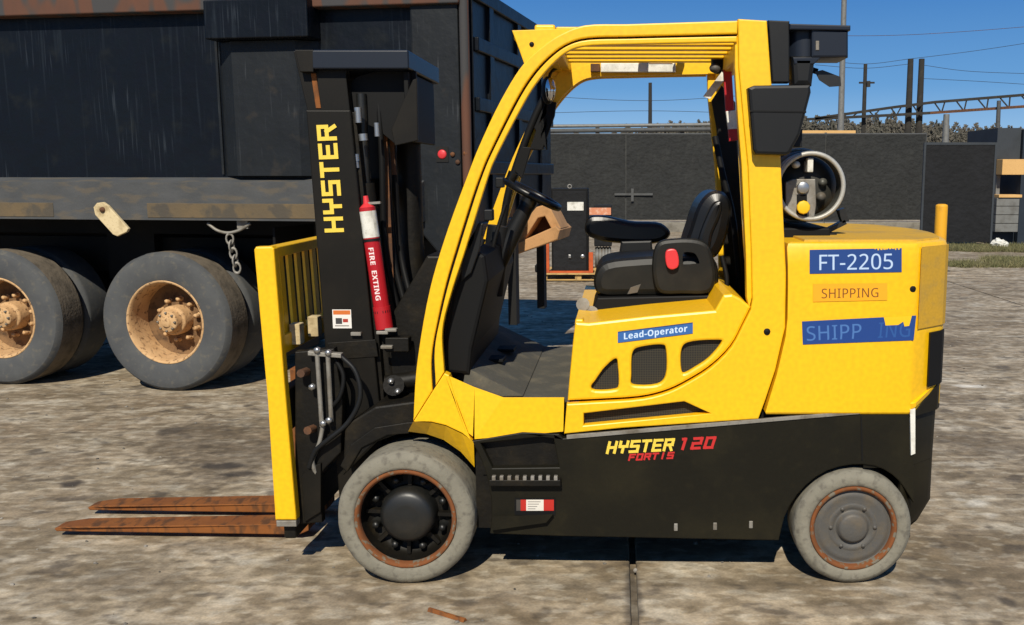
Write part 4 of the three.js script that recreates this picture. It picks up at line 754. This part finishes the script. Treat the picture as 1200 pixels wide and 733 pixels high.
const zFence = EYE[2] - 28.4, zGate = EYE[2] - 22.6;
{
  const f = thing('screened_fence', 'long charcoal privacy screen fence on a concrete kerb across the yard', 'fence', [0, 0, zFence]);
  const q = (n, g, m) => part(n, g, m, f);
  const yTop = P(900, 157.5, zFence)[1], x1 = P(1085, 160, zFence)[0], x0 = x1 - 2.95 * 9, kh = .30;
  for (let k = 0; k < 9; k++) {
    const a = x0 + k * 2.95, g = new THREE.PlaneGeometry(2.93, yTop - kh - .06, 14, 10), p = g.attributes.position;
    for (let i = 0; i < p.count; i++) { const u = p.getX(i), v = p.getY(i); p.setZ(i, .022 * Math.sin(u * 2.1 + k * 1.7) * Math.sin(v * 1.9 + k) + .010 * Math.sin(u * 6 + v * 3 + k * 2.3)); }
    g.computeVertexNormals(); g.translate(a + 1.475, (yTop + kh) / 2 + .03, zFence + .06);
    const back = g.clone().translate(0, 0, -.012); q('screen_panel', [g, mirrorZ(back, zFence + .048)], M.screen);
    q('kerb_block', bx(a + .01, a + 2.94, -.02, kh, zFence - .18, zFence + .18, .02), M.kerb);
  }
  for (let k = 0; k <= 9; k++) q('post', cyl(V(x0 + k * 2.95, 0, zFence), V(x0 + k * 2.95, yTop + .05, zFence), .035, .035, 10), M.galvDark);
  q('top_rail', cyl(V(x0, yTop + .005, zFence + .02), V(x1, yTop + .005, zFence + .02), .025, .025, 8), M.galvDark);
  q('mid_rail', bx(P(720, 0, zFence)[0], P(766, 0, zFence)[0], P(740, 229, zFence)[1], P(740, 226.5, zFence)[1], zFence + .10, zFence + .13), M.galvDark); q('patch_bar', bx(P(740, 0, zFence)[0], P(743, 0, zFence)[0], P(740, 236, zFence)[1], P(740, 221, zFence)[1], zFence + .13, zFence + .15), M.galvDark);
}
{
  const f = thing('black_gate', 'plain black screened gate between the long fence and the slate shed', 'gate', [0, 0, zGate]);
  const q = (n, g, m) => part(n, g, m, f);
  const [xa, yt] = P(1085.5, 170, zGate), [xb] = P(1166, 170, zGate), yb = P(1120, 284, zGate)[1];
  q('screen_panel', bx(xa, xb, Math.max(.06, yb), yt, zGate - .02, zGate + .02, .006), M.screenDark);
  q('gate_frame', [bx(xa, xb, yt + .002, yt + .06, zGate - .03, zGate + .03), bx(xa - .05, xa - .002, 0, yt + .06, zGate - .03, zGate + .03), bx(xb + .002, xb + .05, 0, yt + .06, zGate - .03, zGate + .03)], M.slate);
}
{ // pipe run above the fence
  const z = -34, f = thing('pipe_rack', 'pale horizontal pipes on short supports running behind the charcoal fence', 'pipe', [0, 0, z]);
  const q = (n, g, m) => part(n, g, m, f);
  for (const [v, r, m] of [[148, .07, M.galv], [153.5, .09, M.galvDark]]) q('pipe', cyl(P3(560, v + 1, z), P3(845, v - 2, z), r, r, 10), m);
  for (const u of [600, 700, 800]) q('support', bx(P(u, 150, z)[0] - .08, P(u, 150, z)[0] + .08, 0, P(u, 149, z)[1], z - .35, z - .2), M.galvDark);
}
{ // low roof behind the fence
  const z = -30, a = P3(942, 153, z), b = P3(1003, 160, z);
  const s = thing('storage_shed', 'low shed with a cream roof edge behind the charcoal fence', 'shed', [a.x, 0, z]);
  part('roof', bx(a.x - .3, b.x, b.y, a.y, z - 3, z, .02), M.tanWall, s); part('wall', bx(a.x - .2, b.x - .1, 0, b.y - .002, z - 2.9, z - .12), M.slate, s);
}
{ // shed on the right with counter hatch
  const z = zGate - .6, f = thing('slate_shed', 'dark slate shed with a tan awning board and pale counter beside the black gate', 'shed', [P(1180, 0, z)[0], 0, z]);
  const q = (n, g, m) => part(n, g, m, f), X = u => P(u, 200, z)[0], Y = v => P(1180, v, z)[1];
  q('wall', bx(X(1167), X(1194.5), Y(186.5), Y(150), z - 2, z), M.slate); q('wall', bx(X(1167.5), X(1194), 0, Y(272.5), z - 2, z - .05), M.blueDark);
  q('side_wall', bx(X(1195), X(1260), 0, Y(152), z - 2, z + .12), M.blueDark);
  q('awning_board', bx(X(1168), X(1194), Y(205), Y(187), z - .02, z + .35, .01), M.tanWall);
  q('hatch_back', bx(X(1168), X(1194), Y(228), Y(205.5), z - 1.6, z - 1.5), M.slate); q('hatch_post', bx(X(1169), X(1173.5), Y(228), Y(205.5), z - .1, z - .02), M.galv);
  q('counter', bx(X(1167), X(1194), Y(231.5), Y(228), z - .3, z + .3, .01), M.tanWall);
  for (let k = 0; k < 4; k++) q('counter_panel', bx(X(1165.5), X(1192), Y(271.5 - k * 10) + .006, Y(261.5 - k * 10) - .006, z - .02, z + .26, .008), M.galv);
  q('goods_bin', bx(X(1175), X(1181), Y(226), Y(212), z - .9, z - .6, .02), S({ color: lin(.12, .28, .46), roughness: .6 }));
}
{ // white rubble by the gate
  const z = zGate + .4;
  for (const [u, v, r, lb] of [[1171, 281, .16, 'largest broken white concrete lump at the foot of the slate shed'], [1176, 286, .13, 'middle sized white concrete lump beside the largest one by the slate shed'], [1167, 279, .1, 'smallest white concrete lump, next to the black gate']]) { const g = new THREE.DodecahedronGeometry(r, 1), p = g.attributes.position; for (let i = 0; i < p.count; i++) { const k = 1 + .25 * Math.sin(p.getX(i) * 31 + p.getY(i) * 17) * Math.cos(p.getZ(i) * 23); p.setXYZ(i, p.getX(i) * k, p.getY(i) * k * .8, p.getZ(i) * k); } g.computeVertexNormals(); const c = P3(u, v, z); g.translate(c.x, r * .55, z); const o = part('concrete_lump', g, M.white); tag(o, lb, 'rubble', 'lumps by the shed'); }
}
{ // bollard behind the counterweight
  const z = EYE[2] - 16.8, [x0, yt] = P(1097, 239, z), [x1] = P(1111, 239, z), xc = (x0 + x1) / 2, r = (x1 - x0) / 2;
  const b = thing('bollard', 'yellow steel bollard standing behind the forklift counterweight in front of the black gate', 'bollard', [xc, 0, z]);
  part('post', lathe([[0, yt], [r * .6, yt - .004], [r * .93, yt - .02], [r, yt - .05], [r, 0]], 24).rotateX(-Math.PI / 2).translate(xc, 0, z), M.yellowBollard = S({ map: grimy(0xe0a21a, 0xb98726, .5, .8, 191, 256), roughness: .6 }), b);
  part('base_plate', bx(xc - r * 1.5, xc + r * 1.5, .001, .015, z - r * 1.5, z + r * 1.5), M.galvDark, b);
}
{ // pallet with cabinet, frame and motor
  const z = EYE[2] - 15.1, X = u => P(u, 300, z)[0], Y = v => P(660, v, z)[1], xa = X(633), xb = X(722);
  const pal = thing('pallet', 'wooden pallet under the black cabinet near the charcoal fence', 'pallet', [(xa + xb) / 2, 0, z]);
  for (let k = 0; k < 6; k++) { const zz = z - k * .2; part('deck_board', bx(xa, xb, .115, .137, zz - .07, zz + .07, .004), M.wood, pal); }
  for (const zz of [z - .02, z - .5, z - 1]) { part('stringer', bx(xa + .01, xb - .01, .02, .036, zz - .05, zz + .05), M.wood, pal); for (const x of [xa + .06, (xa + xb) / 2, xb - .06]) part('block', bx(x - .05, x + .05, .037, .114, zz - .05, zz + .05), M.wood, pal); }
  const y0 = .138, cab = thing('electrical_cabinet', 'tall black cabinet with a white label standing on the wooden pallet', 'cabinet', [X(667), y0, z]);
  part('body', bx(X(646), X(689), y0, Y(221), z - .62, z - .08, .012), M.rubber, cab);
  part('door', bx(X(648), X(687), y0 + .03, Y(224), z - .078, z - .06, .006), M.screenDark, cab);
  part('label_plate', bx(X(665), X(684), Y(247), Y(237), z - .059, z - .052), M.white, cab);
  part('handle', bx(X(666), X(669), Y(303), Y(299), z - .059, z - .03, .006), M.steel, cab); part('lock', lathe([[0, .02], [.03, .02], [.035, 0]], 14).translate(X(682.5), Y(301), z - .06), M.steel, cab);
  part('lifting_eye', new THREE.TorusGeometry(.03, .01, 6, 14).translate(X(667), Y(219), z - .3), M.dullSteel, cab);
  const fr = thing('steel_frame', 'orange steel upright frame beside the black cabinet on the pallet', 'frame', [X(667), y0, z]);
  for (const [u, v] of [[641, 219], [692.5, 296]]) part('upright', bx(X(u) - .035, X(u) + .035, y0, Y(v), z - .05, z + .0, .006), M.orange, fr);
  part('foot_rail', bx(X(641) + .036, X(692.5) - .036, y0, y0 + .03, z - .058, z - .012), M.orange, fr);
  part('caster_block', bx(X(626), X(640), .12 + .02, .26, z - .3, z - .06, .02), M.rubber, fr);
  const mo = thing('electric_motor', 'grey motor with a black housing and salmon label beside the cabinet', 'motor', [X(704), y0, z]);
  part('housing', bx(X(696), X(717), .55, Y(241), z - .5, z - .15, .02), M.screenDark, mo); part('label_plate', bx(X(690.5), X(716), Y(252.5), Y(244), z - .149, z - .13, .003), S({ map: grimy(0xc9805c, 0xd8b49e, .9, .25, 195, 256), roughness: .7 }), mo);
  part('casing', cyl(V(X(697), .36, z - .3), V(X(716), .36, z - .3), .17, .17, 20), M.hubGrey, mo); part('stand', bx(X(696), X(717), y0, .20, z - .45, z - .15), M.wood, mo);
  for (let k = 0; k < 5; k++) part('fin', cyl(V(X(699 + k * 3.6), .36, z - .3), V(X(700 + k * 3.6), .36, z - .3), .19, .19, 20), M.galv, mo);
}
// poles, wires, conveyor
{
  const z = -56, Y0 = 0;
  const pole = (name, label, cat, u0, v0, u1, r, m, zz, extras = [], group) => { const a = P3(u0, v0, zz), x = P(u1, 165, zz)[0], o = thing(name, label, cat, [x, 0, zz], group); part('shaft', cyl(V(x, 0, zz), V(a.x, a.y, zz), r * 1.2, r * .85, 10), m, o); for (const [n, g, mm] of extras) part(n, g, mm || m, o); return o; };
  pole('utility_pole', 'dark wooden utility pole rising beyond the fence, framed by the cab opening', 'pole', 762, 97, 762, .13, M.pole, z);
  pole('light_pole', 'tall pale grey lamp post behind the fence beside the forklift air intake', 'light pole', 991, -60, 985.5, .13, M.galv, -40, [['lamp_arm', bar(P3(991, -58, -40), P3(1030, -64, -40), .08, .08)], ['lamp_head', bx(P(1030, -64, -40)[0], P(1048, -64, -40)[0], P(1030, -62, -40)[1], P(1030, -66, -40)[1], -40.15, -39.85, .03)]]);
  pole('utility_pole', 'single utility pole with a short crossarm between the lamp post and the twin poles', 'pole', 1014.5, 75, 1012, .13, M.pole, z, [['crossarm', bx(P(1007, 96, z)[0], P(1025, 96, z)[0], P(1010, 98, z)[1], P(1010, 96, z)[1], z - .06, z + .06)], ['transformer', cyl(P3(1018, 102, z + .25), P3(1018, 95, z + .25), .12, .12, 12)]]);
  pole('twin_pole', 'dark timber pole of the twin pair, the one facing the single crossarm pole', 'pole', 1067.5, 69, 1064, .20, M.pole, z, [], 'twin poles by the conveyor');
  pole('twin_pole', 'dark timber pole of the twin pair, the one facing the slate shed', 'pole', 1080.5, 69, 1076.5, .20, M.pole, z, [], 'twin poles by the conveyor');
  pole('post', 'short pale post standing behind the black gate', 'post', 1109.5, 134, 1109, .12, M.galv, -30);
  pole('trestle_post', 'slim steel post holding up the conveyor truss behind the slate shed', 'post', 1171, 118, 1170, .14, M.galvDark, z + .8);
  const wire = (label, pts, m = M.pole, zz = z) => { const o = part('overhead_wire', tube(pts.map(([u, v]) => P3(u, v, zz)), .014, 30, 5), m); tag(o, label, 'wire', 'overhead wires'); };
  wire('brownish overhead wire, topmost of the wires above the conveyor', [[960, 41], [1000, 42], [1060, 41], [1130, 37], [1220, 30]], M.rustDark); wire('overhead wire running across the very tops of the twin poles', [[960, 70], [1014, 75], [1067, 69], [1140, 60], [1220, 48]]); wire('overhead wire ending at the twin poles from the single pole side', [[955, 76], [1014, 80], [1067, 75]]); wire('overhead wire leaving the twin poles just below their tops', [[1080, 76], [1130, 83], [1220, 87]]); wire('overhead wire leaving the twin poles, lowest above the conveyor', [[1080, 92], [1140, 95], [1220, 100]]); wire('upper thin overhead wire passing the pole framed by the cab', [[620, 112], [762, 118], [900, 110]]); wire('lower thin overhead wire passing the pole framed by the cab', [[620, 133], [762, 130], [900, 134]]);
  // conveyor truss
  const c = thing('conveyor_truss', 'long dark steel conveyor truss rising above the hill behind the twin poles', 'conveyor', [P(1080, 0, z)[0], 0, z + .5]);
  const tp = t => [lerp(955, 1235, t), t < .45 ? lerp(139, 121, t / .45) : lerp(121, 108.5, (t - .45) / .55)], bt = t => [lerp(945, 1235, t), t < .45 ? lerp(140, 133.5, t / .45) : lerp(133.5, 122.5, (t - .45) / .55)];
  for (const dz of [.5, -1.5]) {
    for (const fn of [tp, bt]) for (let k = 0; k < 6; k++) part('chord', bar(P3(...fn(k / 6), z + dz), P3(...fn((k + 1) / 6), z + dz), .16, .16), fn === bt && k > 2 ? M.rustDark : M.pole, c);
    for (let k = 4; k < 22; k++) part('brace', bar(P3(...tp(k / 22), z + dz), P3(...bt((k + (k % 2 ? 1 : .05)) / 22), z + dz), .07, .07), M.pole, c);
  }
}
// wooded hill far behind
{
  const N = 90, rows = 12, g = new THREE.PlaneGeometry(900, 200, N, rows), p = g.attributes.position; g.rotateX(-Math.PI / 2);
  const hgt = (x, z) => { const t = clamp((-150 - z) / 120); return (5.5 + 2.2 * Math.sin(x * .019 + 1) + 1.5 * Math.sin(x * .043)) * sst(0, .8, t) + sst(-40, 110, x) * 4.5 * sst(0, .8, t); };
  g.translate(0, 0, -250); for (let i = 0; i < p.count; i++) p.setY(i, hgt(p.getX(i), p.getZ(i)) - .2); g.computeVertexNormals();
  structure('hill', g, S({ map: grimy(0x6e6656, 0x565041, .9, 30, 201, 256), roughness: 1 }));
  // bare winter trees: each a spray of twig-like slivers
  const tg = []; for (let k = 0; k < 110; k++) { const a = rnd() * 6.283, y = rnd(), r = (.15 + .85 * Math.sin(Math.min(1, y * 1.1) * Math.PI)) * Math.sqrt(rnd()) * 1.6; const b = V(Math.cos(a) * r, 1 + y * 4.2, Math.sin(a) * r); tg.push(new THREE.TetrahedronGeometry(.22 + rnd() * .25).scale(.7, 2, .5).rotateY(rnd() * 6).rotateX(rnd() * 3).translate(b.x, b.y, b.z)); }
  tg.push(new THREE.CylinderGeometry(.08, .16, 2.4, 5).translate(0, 1.2, 0));
  const tree = mg(tg), n = 2600, im = new THREE.InstancedMesh(tree, S({ color: 0xffffff, roughness: 1 }), n), d = new THREE.Object3D(), col = new THREE.Color();
  for (let i = 0; i < n; i++) { const zz = -150 - rnd() * 130, x = rr(-.75, .62) * (-zz + 4); d.position.set(x, hgt(x, zz) - .3, zz); const s = rr(.5, 1.05); d.scale.set(s, s * rr(.8, 1.2), s); d.rotation.y = rnd() * 6; d.updateMatrix(); im.setMatrixAt(i, d.matrix); const w = rnd(); im.setColorAt(i, col.setRGB(lerp(.085, .125, w), lerp(.08, .11, w), lerp(.06, .085, w))); }
  im.name = 'woodland'; im.userData = { label: 'far brown wooded hillside along the horizon', category: 'woodland', kind: 'stuff' }; im.castShadow = im.receiveShadow = true; scene.add(im);
}
// rough grass by the gate
{
  const blade = new THREE.BufferGeometry(); const v = []; for (let k = 0; k < 7; k++) { const a = k * .9, x = Math.cos(a) * .03, z = Math.sin(a) * .03, lx = Math.cos(a) * (.05 + .02 * (k % 3)), lz = Math.sin(a) * (.05 + .015 * (k % 4)), h = .08 + .02 * (k % 3); v.push(x - .006, 0, z, x + .006, 0, z + .004, x + lx, h, z + lz); }
  blade.setAttribute('position', new THREE.Float32BufferAttribute(v, 3)); blade.computeVertexNormals();
  const n = 9000, im = new THREE.InstancedMesh(clean(blade), S({ color: 0xffffff, roughness: 1, side: THREE.DoubleSide }), n), d = new THREE.Object3D(), c = new THREE.Color(); let i = 0;
  while (i < n) { const x = rr(6.2, 13), z = rr(-19.0, -13.6), dens = fbm(((x + 40) / 30) % 1, ((z + 40) / 30) % 1, 12, 3, 211); if (dens < .47 + .12 * sst(-15, -13.6, z)) continue; d.position.set(x, 0, z); const s = rr(.5, 1.2); d.scale.set(s, s * rr(.5, 1.1), s); d.rotation.y = rnd() * 6; d.updateMatrix(); im.setMatrixAt(i, d.matrix); const w = rnd(); im.setColorAt(i, c.setRGB(lerp(.10, .22, w), lerp(.11, .19, w), lerp(.04, .09, w))); i++; }
  im.name = 'dry_grass'; im.userData = { label: 'dry yellow green grass in front of the black gate', category: 'grass', kind: 'stuff' }; im.castShadow = im.receiveShadow = true; scene.add(im);
}
// litter on the slab
{
  const G = (u, v) => { const f = F * Math.cos(PITCH) + (CY - v) * Math.sin(PITCH), dy = (CY - v) * Math.cos(PITCH) - F * Math.sin(PITCH), t = -EYE[1] / dy; return V((u - CX) * t, 0, EYE[2] - f * t); };
  const a = G(503, 716), b = G(545, 729), d = b.clone().sub(a), n = V(-d.z, 0, d.x).normalize().multiplyScalar(.012);
  const s = part('wood_splinter', convex([a, b].flatMap((p, i) => [p.clone().add(n).add(V(0, .001, 0)), p.clone().sub(n).add(V(0, .001, 0)), p.clone().addScaledVector(n, .4).add(V(0, .014 - i * .004, 0)), p.clone().addScaledVector(n, -.4).add(V(0, .012, 0))])), M.rust);
  tag(s, 'rusty brown splinter lying on the concrete by the front wheel', 'splinter');
  // pebbles and crumbs
  const pg = new THREE.DodecahedronGeometry(.008, 0).scale(1, .6, 1.2), np = 900, im = new THREE.InstancedMesh(clean(pg), S({ color: 0xffffff, roughness: 1 }), np), o = new THREE.Object3D(), c = new THREE.Color();
  for (let i = 0; i < np; i++) { const z = 1.2 - Math.pow(rnd(), .7) * 9; o.position.set(rr(-1, 1) * (3.4 - z * .5), .002, z); const q = rr(.3, 1) ** 2 * 1.3; o.scale.set(q, q, q); o.rotation.set(rnd() * 3, rnd() * 6, 0); o.updateMatrix(); im.setMatrixAt(i, o.matrix); const w = rr(.05, .32); im.setColorAt(i, c.setRGB(w, w * .9, w * .75)); }
  im.name = 'gravel_crumbs'; im.userData = { label: 'scattered small gravel crumbs over the concrete', category: 'gravel', kind: 'stuff' }; im.castShadow = im.receiveShadow = true; scene.add(im);
}

renderer.render(scene, camera);
